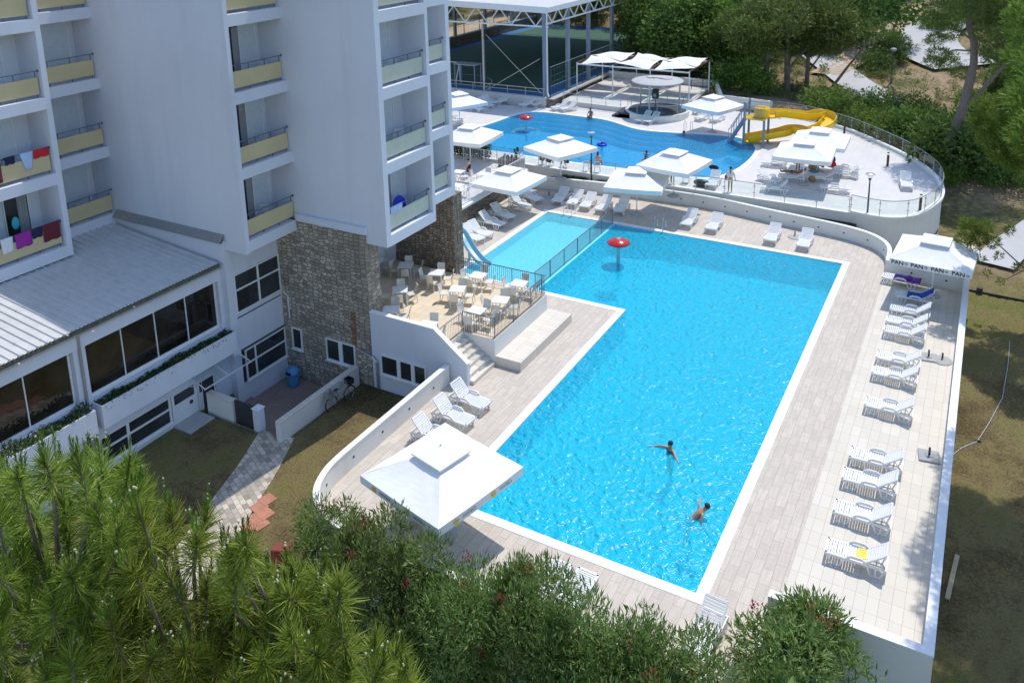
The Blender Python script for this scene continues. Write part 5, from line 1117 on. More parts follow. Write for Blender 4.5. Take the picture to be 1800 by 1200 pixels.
# bags and things by the sunbathers
def blob(name, px, py, z, dz, r, s, mat, lab, cat):
    q = un(px, py, z); b = MB(); b.sphere((0, 0, r * s[2]), r, 12, 8, s); o = b.build(name, MT[mat], None, True); o.location = (q.x, q.y, z + dz); return tag(o, lab, cat)
blob('basket', 1427, 320, ZU, 0, .26, (1, .8, .9), 'straw', 'straw basket on the deck in the parasol shade', 'basket'); blob('bag', 1427, 309, ZU, .4, .24, (1.2, .7, 1), 'straw', 'tan shoulder bag standing on a lounger among the sunbathers', 'bag'); blob('bag', 1459, 305, ZU, .45, .3, (1.3, .7, .9), 'redcloth', 'red towel bundled on the backrest by the sunbathers', 'towel'); blob('bag', 1463, 297, ZU, .42, .24, (.8, .6, 1.2), 'navy', 'navy striped towel behind the red one', 'towel'); blob('bag', 1367, 288, ZU, .42, .36, (1.3, .9, .35), 'teal', 'teal towel on the lounger left of the sunbathers', 'towel'); blob('bag', 1430, 313, ZU, .4, .3, (1.3, .9, .3), 'teal', 'teal towel on the lounger beside the straw basket', 'towel')
blob('bag', 1233, 328, ZU, .0, .38, (1.5, .7, .7), 'dark', 'dark camouflage bag by the glass fence', 'bag'); blob('towel', 1254, 316, ZU, .72, .3, (1.2, .4, .6), 'navy', 'navy towel hung on a lounger back at the glass fence', 'towel'); blob('bag', 1276, 326, ZU, .35, .16, (.7, .6, 1.4), 'black', 'black bag carried by the person in white', 'bag')
# chairs along the front of the lagoon pool
for px, py, deg, lab in [(908, 286, 95, 'white slatted chair left of the seated bathers at the glass fence'), (951, 291, 85, 'white slatted chair under the bather nearest the lamp post on its left'), (963, 294, 85, 'white slatted chair under the second seated bather left of the lamp post'), (1030, 301, 120, 'left of two white slatted chairs beside the lamp post'), (1050, 303, 110, 'right of two white slatted chairs beside the lamp post'), (1206, 321, 95, 'white slatted chair seen from behind right of the dark clad person'), (833, 277, 90, 'white slatted chair by the glass fence at the hotel corner'), (1172, 318, 90, 'white slatted chair under the bather beside the dark clad person')]:
    q = un(px, py, ZU); use(GC, lab, (q.x, max(q.y, 53.6), ZU), R(deg), 'white chairs at the lagoon pool')
# ================================================================ PEOPLE (one continuous skinned body each)
def skin_me(name, pts, edges, mat, sub=1, root=0):
    me = bpy.data.meshes.new(name); me.from_pydata([p[0] for p in pts], edges, []); o = bpy.data.objects.new(name, me); COL.objects.link(o)
    o.modifiers.new('s', 'SKIN'); o.modifiers.new('u', 'SUBSURF').levels = sub
    for v, p in zip(me.skin_vertices[0].data, pts):
        r = p[1]; v.radius = (r, r) if not isinstance(r, tuple) else r; v.use_root = False
    me.skin_vertices[0].data[root].use_root = True
    dg = bpy.context.evaluated_depsgraph_get(); m2 = bpy.data.meshes.new_from_object(o.evaluated_get(dg)); bpy.data.objects.remove(o)
    m2.materials.clear(); m2.materials.append(mat); m2.polygons.foreach_set('use_smooth', [True] * len(m2.polygons)); m2.name = name; return m2
def V3(*a): return Vector(a)
POSES = {
 'stand': dict(pel=(0, 0, .93), che=(.0, 0, 1.28), nec=(.01, 0, 1.47), hd=(.03, 0, 1.60), k=((.02, .09, .5), (.03, -.09, .5)), a=((-.01, .10, .08), (-.05, -.11, .08)), e=((-.03, .25, 1.14), (-.02, -.26, 1.13)), w=((.06, .27, .90), (.05, -.30, .89))),
 'sit': dict(pel=(0, 0, .12), che=(-.06, 0, .47), nec=(-.02, 0, .66), hd=(.03, 0, .80), k=((.42, .12, .22), (.42, -.12, .22)), a=((.50, .12, -.20), (.52, -.12, -.2)), e=((.06, .26, .36), (.04, -.26, .36)), w=((.26, .18, .26), (.24, -.2, .24))),
 'hunch': dict(pel=(0, 0, .12), che=(.12, 0, .45), nec=(.24, 0, .6), hd=(.34, 0, .69), k=((.42, .14, .26), (.42, -.14, .26)), a=((.45, .14, -.18), (.46, -.14, -.18)), e=((.26, .24, .34), (.24, -.24, .34)), w=((.44, .14, .28), (.44, -.14, .28))),
 'lie': dict(pel=(0, 0, .10), che=(-.36, 0, .16), nec=(-.55, 0, .27), hd=(-.68, 0, .33), k=((.42, .10, .12), (.42, -.10, .14)), a=((.84, .10, .08), (.84, -.12, .08)), e=((-.2, .28, .12), (-.22, -.28, .12)), w=((.05, .24, .12), (.04, -.25, .12))),
 'swim_arms': dict(pel=(0, 0, -.35), che=(.02, 0, 0.0), nec=(.04, 0, .19), hd=(.06, 0, .33), k=((.1, .1, -.75), (.05, -.1, -.78)), a=((0, .1, -1.15), (-.1, -.1, -1.2)), e=((.16, .42, .10), (.20, -.40, .12)), w=((.22, .68, .03), (.42, -.62, .03))),
 'swim_back': dict(pel=(-.16, 0, -.18), che=(.12, 0, .12), nec=(.26, 0, .26), hd=(.36, 0, .36), k=((-.2, .1, -.6), (-.24, -.1, -.6)), a=((-.35, .1, -1.0), (-.4, -.1, -1.0)), e=((.22, .44, .14), (.12, -.33, .0)), w=((.30, .72, .10), (.22, -.38, -.14))),
 'float': dict(pel=(0, 0, -.45), che=(.02, 0, -.12), nec=(.03, 0, .05), hd=(.05, 0, .18), k=((.1, .1, -.8), (.05, -.1, -.8)), a=((0, .1, -1.15), (-.1, -.1, -1.15)), e=((.16, .34, -.02), (.18, -.34, -.02)), w=((.34, .42, -.02), (.36, -.42, -.02))),
}
def person(pose, loc, rz, label, skin='skin', hair='hair', bottom=None, top=None, longhair=False, sc_=1.0, hat=None):
    P = {k: ([Vector(q) for q in v] if isinstance(v[0], tuple) else Vector(v)) for k, v in POSES[pose].items()}
    up = (P['nec'] - P['pel']).normalized(); fw = Vector((0, 1, 0)).cross(up).normalized()
    if pose == 'lie': fw = Vector((0, 0, 1))
    pts = [(P['pel'], (.155, .115)), ((P['pel'] * .5 + P['che'] * .5), (.135, .10)), (P['che'], (.165, .115)), (P['nec'] - up * .06, (.10, .075)), (P['nec'] + up * .03, .052), (P['hd'] - up * .02, (.075, .085)), (P['hd'] + up * .065, (.078, .092)), (P['hd'] + up * .13, (.05, .06))]
    ed = [(0, 1), (1, 2), (2, 3), (3, 4), (4, 5), (5, 6), (6, 7)]
    def add(p, r, par): pts.append((p, r)); ed.append((par, len(pts) - 1)); return len(pts) - 1
    add(P['hd'] + fw * .105 + up * .005, .014, 5)          # nose
    for i, s in enumerate((1, -1)):
        sh = P['che'] + up * .12 + Vector((0, .175 * s, 0)); a = add(sh, .055, 3); e = add((sh + P['e'][i]) / 2, .046, a); e = add(P['e'][i], .04, e); m_ = add((P['e'][i] * .6 + P['w'][i] * .4), .038, e); w = add(P['w'][i], .026, m_)
        d = (P['w'][i] - P['e'][i]).normalized(); side = d.cross(fw if abs(d.dot(fw)) < .8 else up).normalized(); pl = add(P['w'][i] + d * .07, (.034, .02), w)
        for f in range(4):
            o = side * (.028 - .019 * f); L = (.055, .065, .06, .048)[f]; c = add(P['w'][i] + d * (.10) + o, .0095, pl); c = add(P['w'][i] + d * (.10 + L) + o * 1.25 + fw * .012, .0085, c); add(P['w'][i] + d * (.10 + L * 1.6) + o * 1.3 + fw * .03, .0075, c)
        th = add(P['w'][i] + d * .05 + side * .045, .012, w); add(P['w'][i] + d * .09 + side * .065 + fw * .01, .009, th)
        h = add(P['pel'] + Vector((0, .085 * s, 0)) - up * .05, .095, 0); t_ = add((P['pel'] + Vector((0, .09 * s, 0)) - up * .04) * .5 + P['k'][i] * .5, .078, h); k = add(P['k'][i], .056, t_); c = add(P['k'][i] * .62 + P['a'][i] * .38, .056, k); an = add(P['a'][i], .037, c)
        ft = Vector((1, 0, 0)) if pose in ('stand', 'sit', 'hunch') else (Vector((.3, 0, .9)) if pose == 'lie' else Vector((.3, 0, -.9))); hp = add(P['a'][i] + Vector((0, 0, -.05)) * (1 if pose != 'lie' else 0) + ft * .05, .034, an); add(P['a'][i] + Vector((0, 0, -.055)) * (1 if pose != 'lie' else 0) + ft * .16, (.035, .022), hp)
    body = skin_me('person', pts, ed, MT[skin]); o = link('person', body); o.location = loc; o.rotation_euler = (0, 0, rz); o.scale = (sc_,) * 3; tag(o, label, 'person')
    for s in (1, -1):
        b = MB(); c = P['hd'] + fw * .086 + up * .035 + Vector((0, .032 * s, 0)); b.sphere(c, .012, 6, 4); b.build('eye', MT['hair'], o)
        b = MB(); c = P['hd'] + up * .01 + Vector((0, .088 * s, 0)); b.sphere(c, .026, 6, 4, (.6, .4, 1)); b.build('ear', MT[skin], o)
    b = MB(); q = fw.cross(up); Mh = Matrix((fw, q, up)).transposed().to_4x4(); Mh.translation = P['hd'] + up * .075 - fw * .022; b.M = Mh; b.sphere((0, 0, 0), .105, 12, 8, (1.0, .92, .9)); 
    if longhair: b.sphere((-.06, 0, -.14), .10, 10, 6, (.55, .9, 1.7))
    b.build('hair', MT[hair], o, True)
    if bottom:
        cp = [(P['pel'] + up * .05, (.19, .15)), (P['pel'] - up * .03, (.185, .15))]; ce = [(0, 1)]
        for i, s in enumerate((1, -1)):
            hp_ = P['pel'] + Vector((0, .085 * s, 0)) - up * .05; cp.append((hp_, .125)); ce.append((1, len(cp) - 1)); cp.append((hp_ * .55 + P['k'][i] * .45, .108)); ce.append((len(cp) - 2, len(cp) - 1))
        link('shorts', skin_me('shorts', cp, ce, MT[bottom]), o)
    if top:
        cp = [(P['pel'] + up * .06, (.19, .15)), (P['pel'] * .5 + P['che'] * .5, (.18, .145)), (P['che'], (.205, .155)), (P['che'] + up * .12, (.17, .125))]; ce = [(0, 1), (1, 2), (2, 3)]
        if top in ('whitecloth', 'maroon'):
            for i, s in enumerate((1, -1)):
                sh = P['che'] + up * .12 + Vector((0, .175 * s, 0)); cp.append((sh, .08)); ce.append((3, len(cp) - 1)); cp.append((sh * .45 + P['e'][i] * .55, .07)); ce.append((len(cp) - 2, len(cp) - 1))
        link('top', skin_me('top', cp, ce, MT[top]), o)
    return o
def at(px, py, z): return un(px, py, z)
person('swim_arms', at(1180, 792, -.05) + Vector((0, 0, -.06)), R(-120), 'dark haired woman standing in the main pool with arms spread', bottom='navy', top='navy', longhair=False)
person('swim_back', at(1222, 908, -.05) + Vector((0, 0, 0.0)), R(28), 'man in blue shorts wading in the main pool, seen from behind', bottom='blue')
person('sit', at(1038, 208, ZU) + Vector((0, 0, .02)), R(-85), 'bather sitting on the far edge of the lagoon pool', 'skin2', bottom='navy')
person('float', at(1058, 255, ZU - .05), R(-90), 'child with a blue float in the lagoon pool', 'skin2', sc_=.8); b = MB(); b.tube([(.33 * math.cos(a), .33 * math.sin(a), 0) for a in [2 * math.pi * k / 20 for k in range(21)]], .1, 8, False); o = b.build('swim_ring', MT['float'], None, True); o.location = at(1058, 254, ZU + .02); tag(o, 'blue swim ring around a child in the lagoon pool', 'swim ring')
person('float', at(1136, 272, ZU - .05), R(90), 'swimmer beside the parasol right of the lamp post, only the head showing', 'skin2'); person('float', at(1203, 237, ZU - .05), R(200), 'swimmer near the chrome ladder at the back of the lagoon pool', 'skin2')
person('sit', at(1049, 290, ZU) + Vector((0, .2, .02)), R(95), 'long haired woman sitting on the near edge of the lagoon pool', 'skin', 'brownhair', bottom='maroon', top='maroon' if False else None, longhair=True)
person('hunch', at(996, 295, ZU) + Vector((0, 0, .38)), R(150), 'bare backed man sitting bent forward left of the lamp post', 'skin2', bottom='navy')
person('sit', at(952, 291, ZU) + Vector((0, .0, .42)), R(95), 'left of two bathers sitting close together at the glass fence', 'skin', 'brownhair', bottom='maroon'); person('sit', at(964, 294, ZU) + Vector((0, 0, .42)), R(95), 'right of two bathers sitting close together at the glass fence', 'skin2', bottom='navy', top='navy')
person('lie', at(830, 276, ZU) + Vector((0, 0, .38)), R(150), 'bather reclining by the glass fence near the hotel corner', 'skin2', bottom='maroon')
person('hunch', at(1128, 297, ZU) + Vector((0, 0, .1)), R(60), 'bather crouching at the pool edge left of the parasol by the lamp post', 'skin2', bottom='navy')
person('stand', at(1182, 322, ZU), R(80), 'person in a dark red robe standing beside the lagoon pool', 'skin2', bottom='maroon', top='maroon'); person('sit', at(1171, 320, ZU) + Vector((0, 0, .42)), R(100), 'bather sitting left of the person in the dark red robe', 'skin', bottom='navy', top=None)
person('stand', at(1283, 337, ZU), R(100), 'person in white shirt and shorts walking by the glass fence', 'skin', bottom='whitecloth', top='whitecloth')
person('stand', at(1402, 303, ZU), R(-60), 'tanned bather standing under the parasol of the sunbathers', 'skin2', bottom='maroon'); person('lie', at(1393, 316, ZU) + Vector((0, .2, .40)), R(188), 'bather in dark swimwear lying on a lounger under the parasol', 'skin2', bottom='navy'); person('sit', at(1446, 303, ZU) + Vector((0, 0, .4)), R(200), 'bather sitting at the right of the sunbather group', 'skin2', bottom='redcloth', top='redcloth')
person('sit', at(824, 312, ZT) + Vector((0, 0, .45)), R(200), 'guest in dark clothes sitting at the upper terrace', 'skin', bottom='navy', top='navy')
# ================================================================ VEGETATION
MT['needle'] = foliage('pine_needle', (.095, .16, .022), (.27, .36, .05), (.47, .48, .12), .45, .45)
MT['candle'] = foliage('pine_candle_needle', (.06, .13, .018), (.17, .26, .04), None, .35)
MT['bud'] = simple('pine_bud', (.50, .48, .30), .8, .15)
MT['oleander'] = foliage('oleander_leaf', (.07, .125, .032), (.19, .28, .075), (.34, .40, .14), .4)
MT['flower'] = foliage('oleander_flower', (.30, .03, .03), (.45, .06, .06), (.35, .12, .06), .2)
MT['leaf_a'] = foliage('dark_broadleaf', (.035, .08, .018), (.095, .175, .033), (.19, .26, .055), .38); MT['leaf_b'] = foliage('fresh_broadleaf', (.065, .13, .02), (.16, .25, .04), (.28, .34, .07), .42); MT['leaf_c'] = foliage('aleppo_pine_needles', (.05, .09, .02), (.125, .18, .04), (.22, .27, .07), .35); MT['leaf_d'] = foliage('bright_pine_needles', (.06, .11, .016), (.15, .22, .03), (.25, .31, .05), .4)
# ---- near pines, needle by needle
def needles(bases, axes, n, L, amin, amax, wid, shaft):
    VV = []; m = len(bases)
    A = np.repeat(axes, n, 0); B = np.repeat(bases, n, 0); N = m * n
    r = rng.normal(size=(N, 3)); r -= A * (r * A).sum(1)[:, None]; r /= np.linalg.norm(r, axis=1)[:, None]
    s = rng.uniform(0, 1, N); ang = np.radians(amax + (amin - amax) * s + rng.normal(0, 8, N)); ll = L * rng.uniform(.7, 1.15, N)
    sh = np.repeat(shaft, n)
    P0 = B + A * (s * sh)[:, None]; D = A * np.cos(ang)[:, None] + r * np.sin(ang)[:, None]
    w = np.cross(D, rng.normal(size=(N, 3))); w /= np.linalg.norm(w, axis=1)[:, None]; w *= (wid * rng.uniform(.7, 1.2, N))[:, None]
    drop = np.zeros((N, 3)); drop[:, 2] = -.16 * ll * (1 - D[:, 2] * .5)
    P1 = P0 + D * (ll * .55)[:, None] + drop * .2; P2 = P0 + D * ll[:, None] + drop
    V = np.stack([P0 - w * .6, P0 + w * .6, P1 + w, P1 - w, P2 + w * .3, P2 - w * .3], 1).reshape(-1, 3)
    i = np.arange(N)[:, None] * 6; F = np.concatenate([i + np.array([[0, 1, 2, 3]]), i + np.array([[3, 2, 4, 5]])], 0); return V, F
def join(parts):
    VV = []; FF = []; o = 0
    for V, F in parts: VV.append(V); FF.append(F + o); o += len(V)
    return np.concatenate(VV), np.concatenate(FF)
def near_pine(label, tuft_px, base):
    t = thing('pine_tree', label, 'tree', (0, 0, 0)); T = []; AX = []; SH = []
    base = Vector(base)
    for px, py, dep, big in tuft_px:
        p = at_depth(px, py, dep); out = Vector((p.x - base.x, p.y - base.y, 0)); out = out.normalized() if out.length > .1 else out
        a = (Vector((0, 0, 1)) + out * random.uniform(.0, .45) + Vector((random.gauss(0, .16), random.gauss(0, .16), 0))).normalized(); T.append(p); AX.append(a); SH.append(.30 * big)
    B = np.array([tuple(p) for p in T]); A = np.array([tuple(a) for a in AX]); S = np.array(SH)
    parts = [needles(B - A * .12, A, 190, .215, 22, 92, .0042, S), needles(B - A * .05, A, 60, .19, 8, 42, .004, S)]
    V, F = join(parts); link('crown', np_mesh('crown', V, F, MT['needle']), t)
    # upright candles with pale buds at the tips
    cb = []; ca = []; buds = MB()
    for p, a, s in zip(T, AX, SH):
        for k in range(random.choice((1, 2, 2, 3, 4))):
            q = p + a * s * .9 + Vector((random.gauss(0, .035), random.gauss(0, .035), random.uniform(-.03, .03))); d = (Vector((0, 0, 1)) + a * .3 + Vector((random.gauss(0, .1), random.gauss(0, .1), 0))).normalized(); cb.append(tuple(q)); ca.append(tuple(d))
            if random.random() < .38:
                for j in range(random.choice((1, 2, 3))): buds.sphere(q + d * random.uniform(.15, .22) + Vector((random.gauss(0, .016), random.gauss(0, .016), 0)), random.uniform(.006, .011), 6, 4, (1, 1, 1.3))
    V, F = needles(np.array(cb), np.array(ca), 46, .055, 8, 30, .0032, np.full(len(cb), .17)); buds.mi = 1; buds.add(V.tolist(), F.tolist()); buds.build('candle_shoot', [MT['bud'], MT['candle']], t)
    top = sum(T, Vector()) / len(T)
    b = MB(); tp = Vector((base.x, base.y, max(p.z for p in T) - 2.0)); b.tube([base, (base + tp) / 2 + Vector((.1, .05, 0)), tp], [.2, .14, .05], 10); b.build('trunk', MT['pinebark'], t)
    b = MB()
    for p, a, s in zip(T, AX, SH):
        zt = min(tp.z - .1, p.z - random.uniform(.5, 1.3)); o = Vector((base.x, base.y, zt)); mid = o * .45 + p * .55 + Vector((0, 0, -.18)); b.tube([o, mid, p - a * .15, p + a * s], [.035, .022, .014, .008], 5)
    b.build('limb', MT['pinebark'], t); return t
def inpoly(x, y, P):
    c = False; j = len(P) - 1
    for i in range(len(P)):
        if (P[i][1] > y) != (P[j][1] > y) and x < (P[j][0] - P[i][0]) * (y - P[i][1]) / (P[j][1] - P[i][1]) + P[i][0]: c = not c
        j = i
    return c
PA = [(-80, 870), (40, 850), (110, 830), (200, 835), (245, 850), (265, 930), (240, 1040), (215, 1120), (150, 1260), (-80, 1260)]
PBx = [(255, 880), (290, 905), (345, 925), (372, 960), (350, 1000), (300, 985), (270, 1010), (330, 1050), (420, 1060), (440, 1120), (420, 1260), (160, 1260), (210, 1130), (250, 1010)]
PCx = [(405, 960), (440, 965), (445, 1010), (500, 1015), (560, 1025), (600, 1050), (620, 1130), (700, 1180), (760, 1240), (760, 1290), (430, 1290), (430, 1120), (410, 1060), (395, 990)]
def fill(P, n, d0, d1, seed, mind):
    rr = random.Random(seed); out = []; xs = [p[0] for p in P]; ys = [p[1] for p in P]
    for _ in range(20000):
        if len(out) >= n: break
        x, y = rr.uniform(min(xs), max(xs)), rr.uniform(min(ys), max(ys))
        if inpoly(x, y, P) and all((x - o[0]) ** 2 + (y - o[1]) ** 2 > mind ** 2 for o in out): out.append((x, y, rr.uniform(d0, d1), rr.uniform(.85, 1.25)))
    return out
ga = at_depth(90, 1000, 7.6); gb = at_depth(330, 1080, 7.4); gc = at_depth(550, 1130, 7.6)
near_pine('long needled pine filling the bottom left corner in front of the planter boxes', fill(PA, 58, 6.4, 7.6, 1, 34) + fill(PA, 20, 7.8, 8.8, 11, 50), (ga.x, ga.y, -1.9))
near_pine('long needled pine with open branches in front of the paved path', fill(PBx, 50, 6.4, 7.5, 2, 33) + fill(PBx[5:], 14, 7.6, 8.6, 12, 45), (gb.x, gb.y, -1.9))
near_pine('long needled pine at the bottom edge just left of the oleander hedge', fill(PCx, 58, 6.3, 7.5, 3, 33) + fill(PCx, 16, 7.8, 8.8, 13, 50), (gc.x, gc.y, -1.9))
# ---- oleanders
def lobes(n, R_, H, rr, seed, flat=1.0):
    g = np.random.default_rng(seed); C = g.normal(size=(n, 3)); C /= np.linalg.norm(C, axis=1)[:, None]; C *= g.uniform(.45, 1, (n, 1)) ** .6
    C[:, :2] *= R_; C[:, 2] = H * (.52 + .42 * C[:, 2] * flat); return C, g.uniform(rr * .7, rr * 1.3, n), g
def crown_pts(C, r, N, g, shell=.75):
    k = g.choice(len(C), N, p=r ** 2 / (r ** 2).sum()); d = g.normal(size=(N, 3)); d /= np.linalg.norm(d, axis=1)[:, None]; rad = r[k] * g.uniform(shell, 1.08, N); P = C[k] + d * rad[:, None]; return P, d
def leaves(P, d, size, asp, g, up=.4, tangle=.9, bow=.12):
    N = len(P); D = d + g.normal(0, tangle, (N, 3)); D[:, 2] += up; D /= np.linalg.norm(D, axis=1)[:, None]
    E = g.normal(size=(N, 3)); E -= D * (E * D).sum(1)[:, None]; E /= np.linalg.norm(E, axis=1)[:, None]; L = size * g.uniform(.6, 1.25, (N, 1)); W = L * asp
    V = np.stack([P, P + D * L * .45 + E * W * .5, P + D * L, P + D * L * .45 - E * W * .5], 1).reshape(-1, 3); return V, np.arange(4 * N).reshape(N, 4)
def make_oleander(seed, N=11500):
    C, r, g = lobes(26, 1.0, 2.6, .48, seed); t = thing('oleander_bush', '', 'shrub'); P, d = crown_pts(C, r, N, g, .55)
    # leafy shoots sticking out of the top
    S = []; 
    for k in range(12):
        c = C[g.integers(len(C))]; dd = np.array([g.normal(0, .35), g.normal(0, .35), 1.0]); dd /= np.linalg.norm(dd); L = g.uniform(.25, .5); m_ = 34; s = g.uniform(0, 1, m_)
        S.append((c + dd * (.2 + L * s)[:, None], np.tile(dd, (m_, 1))))
    P = np.concatenate([P] + [s[0] for s in S]); d = np.concatenate([d] + [s[1] for s in S])
    V, F = leaves(P, d, .15, .24, g, .5, .75); link('foliage', np_mesh('foliage', V, F, MT['oleander']), t)
    FP = []; fd = []
    for k in range(9):
        c = C[g.integers(len(C))]; q = c + np.array([g.normal(0, .25), g.normal(0, .25) - .1, .42]); n_ = 26; FP.append(q + g.normal(0, .07, (n_, 3))); fd.append(g.normal(size=(n_, 3)))
    V, F = leaves(np.concatenate(FP), np.concatenate(fd), .06, .8, g); link('flower_cluster', np_mesh('flower_cluster', V, F, MT['flower']), t)
    b = MB()
    for k in range(12): c = Vector(C[g.integers(len(C))]); b.tube([(g.normal(0, .12), g.normal(0, .12), -.1), tuple(c * .5 + Vector((0, 0, -.2))), tuple(c)], [.035, .025, .012], 5)
    b.build('stem', MT['bark'], t); return t
OL = [make_oleander(21), make_oleander(22), make_oleander(23)]; oused = [0, 0, 0]
def oleander(k, x, y, z, s, h, rz, label):
    o = OL[k]
    if oused[k]: o = copy_tree(o)
    oused[k] = 1; o['label'] = label; o['group'] = 'oleander bushes along the pool wall'; o.location = (x, y, z); o.rotation_euler = (0, 0, rz); o.scale = (s, s, h)
# ---- generic trees
def make_tree(kind, seed, N):
    g = np.random.default_rng(seed)
    if kind == 'broad': C, r, g = lobes(24, .42, 1.0, .19, seed); sz, asp, mt = .046, .6, MT['leaf_a']
    elif kind == 'fresh': C, r, g = lobes(22, .44, 1.0, .18, seed); sz, asp, mt = .046, .6, MT['leaf_b']
    elif kind == 'bush': C, r, g = lobes(20, .75, .8, .3, seed); sz, asp, mt = .10, .5, MT['leaf_b']
    elif kind == 'darkbush': C, r, g = lobes(20, .75, .8, .3, seed); sz, asp, mt = .10, .5, MT['leaf_a']
    else:
        C, r, g = lobes(26, .42, 1.0, .14, seed, .55); C[:, 2] = .5 + (C[:, 2] - .3) * .7; sz, asp, mt = .042, .3, MT['leaf_c']
    t = thing({'broad': 'broadleaf_tree', 'fresh': 'broadleaf_tree', 'bush': 'bush', 'darkbush': 'bush', 'pine': 'pine_tree'}[kind], '', 'bush' if 'bush' in kind else 'tree')
    P, d = crown_pts(C, r, N, g, .6); V, F = leaves(P, d, sz, asp, g, .3, .9); link('crown', np_mesh('crown', V, F, mt), t)
    if 'bush' not in kind:
        b = MB(); b.tube([(0, 0, -.05), (.02, .01, .3), (.03, 0, .62)], [.030, .022, .01], 8)
        for c in C[::3]: b.tube([(.02, .01, .18 + .3 * float(g.uniform())), tuple(Vector(c) * .55 + Vector((0, 0, .14))), tuple(c)], [.013, .008, .003], 5)
        b.build('trunk', MT['pinebark'] if kind == 'pine' else MT['bark'], t)
    else:
        b = MB()
        for c in C[::4]: b.tube([(0, 0, -.05), tuple(Vector(c) * .6), tuple(c)], [.02, .014, .006], 4)
        b.build('stem', MT['bark'], t)
    return t
KT = {k: [make_tree(k, 100 + 10 * i + s, n) for s in range(v)] for i, (k, v, n) in enumerate((('broad', 3, 8500), ('fresh', 2, 8000), ('pine', 3, 11000), ('bush', 2, 2600), ('darkbush', 2, 2600)))}; kused = {}
def tree(kind, p, h, label, w=1.0, group='trees and bushes on the hillside', dz=-.1):
    i = kused.get(kind, 0); kused[kind] = i + 1; L = KT[kind]; o = L[i % len(L)]
    if i >= len(L): o = copy_tree(o)
    o['label'] = label; o['group'] = group; o.location = (p[0], p[1], p[2] + dz); o.rotation_euler = (random.gauss(0, .04), random.gauss(0, .04), random.uniform(0, 6.28)); o.scale = (h * w, h * w, h)
OLE = [(0, 575, 868, 'leftmost oleander in front of the curved wall end'), (1, 652, 872, 'oleander beneath the left corner of the big near parasol'), (2, 738, 930, 'oleander in front of the lower corner of the big near parasol'), (0, 820, 952, 'flowering oleander right below the near parasol valance'), (1, 935, 945, 'oleander covering the left one of two loungers at the near pool edge'), (2, 1012, 998, 'oleander in front of the lounger end at the near pool edge'), (0, 1078, 1054, 'red flowering oleander in the middle of the hedge'), (1, 1152, 1078, 'oleander at the right end of the hedge before the gap'), (2, 1232, 1096, 'oleander with thin upright shoots by the lounger at the hedge end')]
for k, (v, px, py, lab) in enumerate(OLE):
    p = uny(px, py, 16.35 if px > 640 else 17.0); z0 = hz(p.x, p.y); h = (p.z - z0) / 3.05
    oleander(v, p.x, p.y, z0, 1.15, max(.9, h), random.uniform(0, 6.28), lab)
oleander(1, -2.95, 19.3, -2.4, 1.65, 1.66, 1.0, 'tall round oleander standing alone at the inner corner of the deck wall')
p = uny(1450, 1180, 18.2); oleander(2, p.x, 18.0, -2.6, .8, .62, 2.0, 'small oleander with red flowers at the bottom edge')
p = uny(1735, 1180, 20.5); tree('bush', (p.x, 20.3, hz(p.x, 20.3)), 1.7, 'pale green shrub at the bottom right corner of the lawn', 1.0, 'shrubs', 0)
p = uny(1480, 1195, 17.2); tree('bush', (p.x, 17.2, -3.0), 1.3, 'low leafy shrub at the bottom edge below the deck corner', 1.0, 'shrubs', 0)
MT['scrub'] = foliage('scrub_leaf', (.07, .10, .025), (.16, .20, .05), (.34, .30, .12), .35)
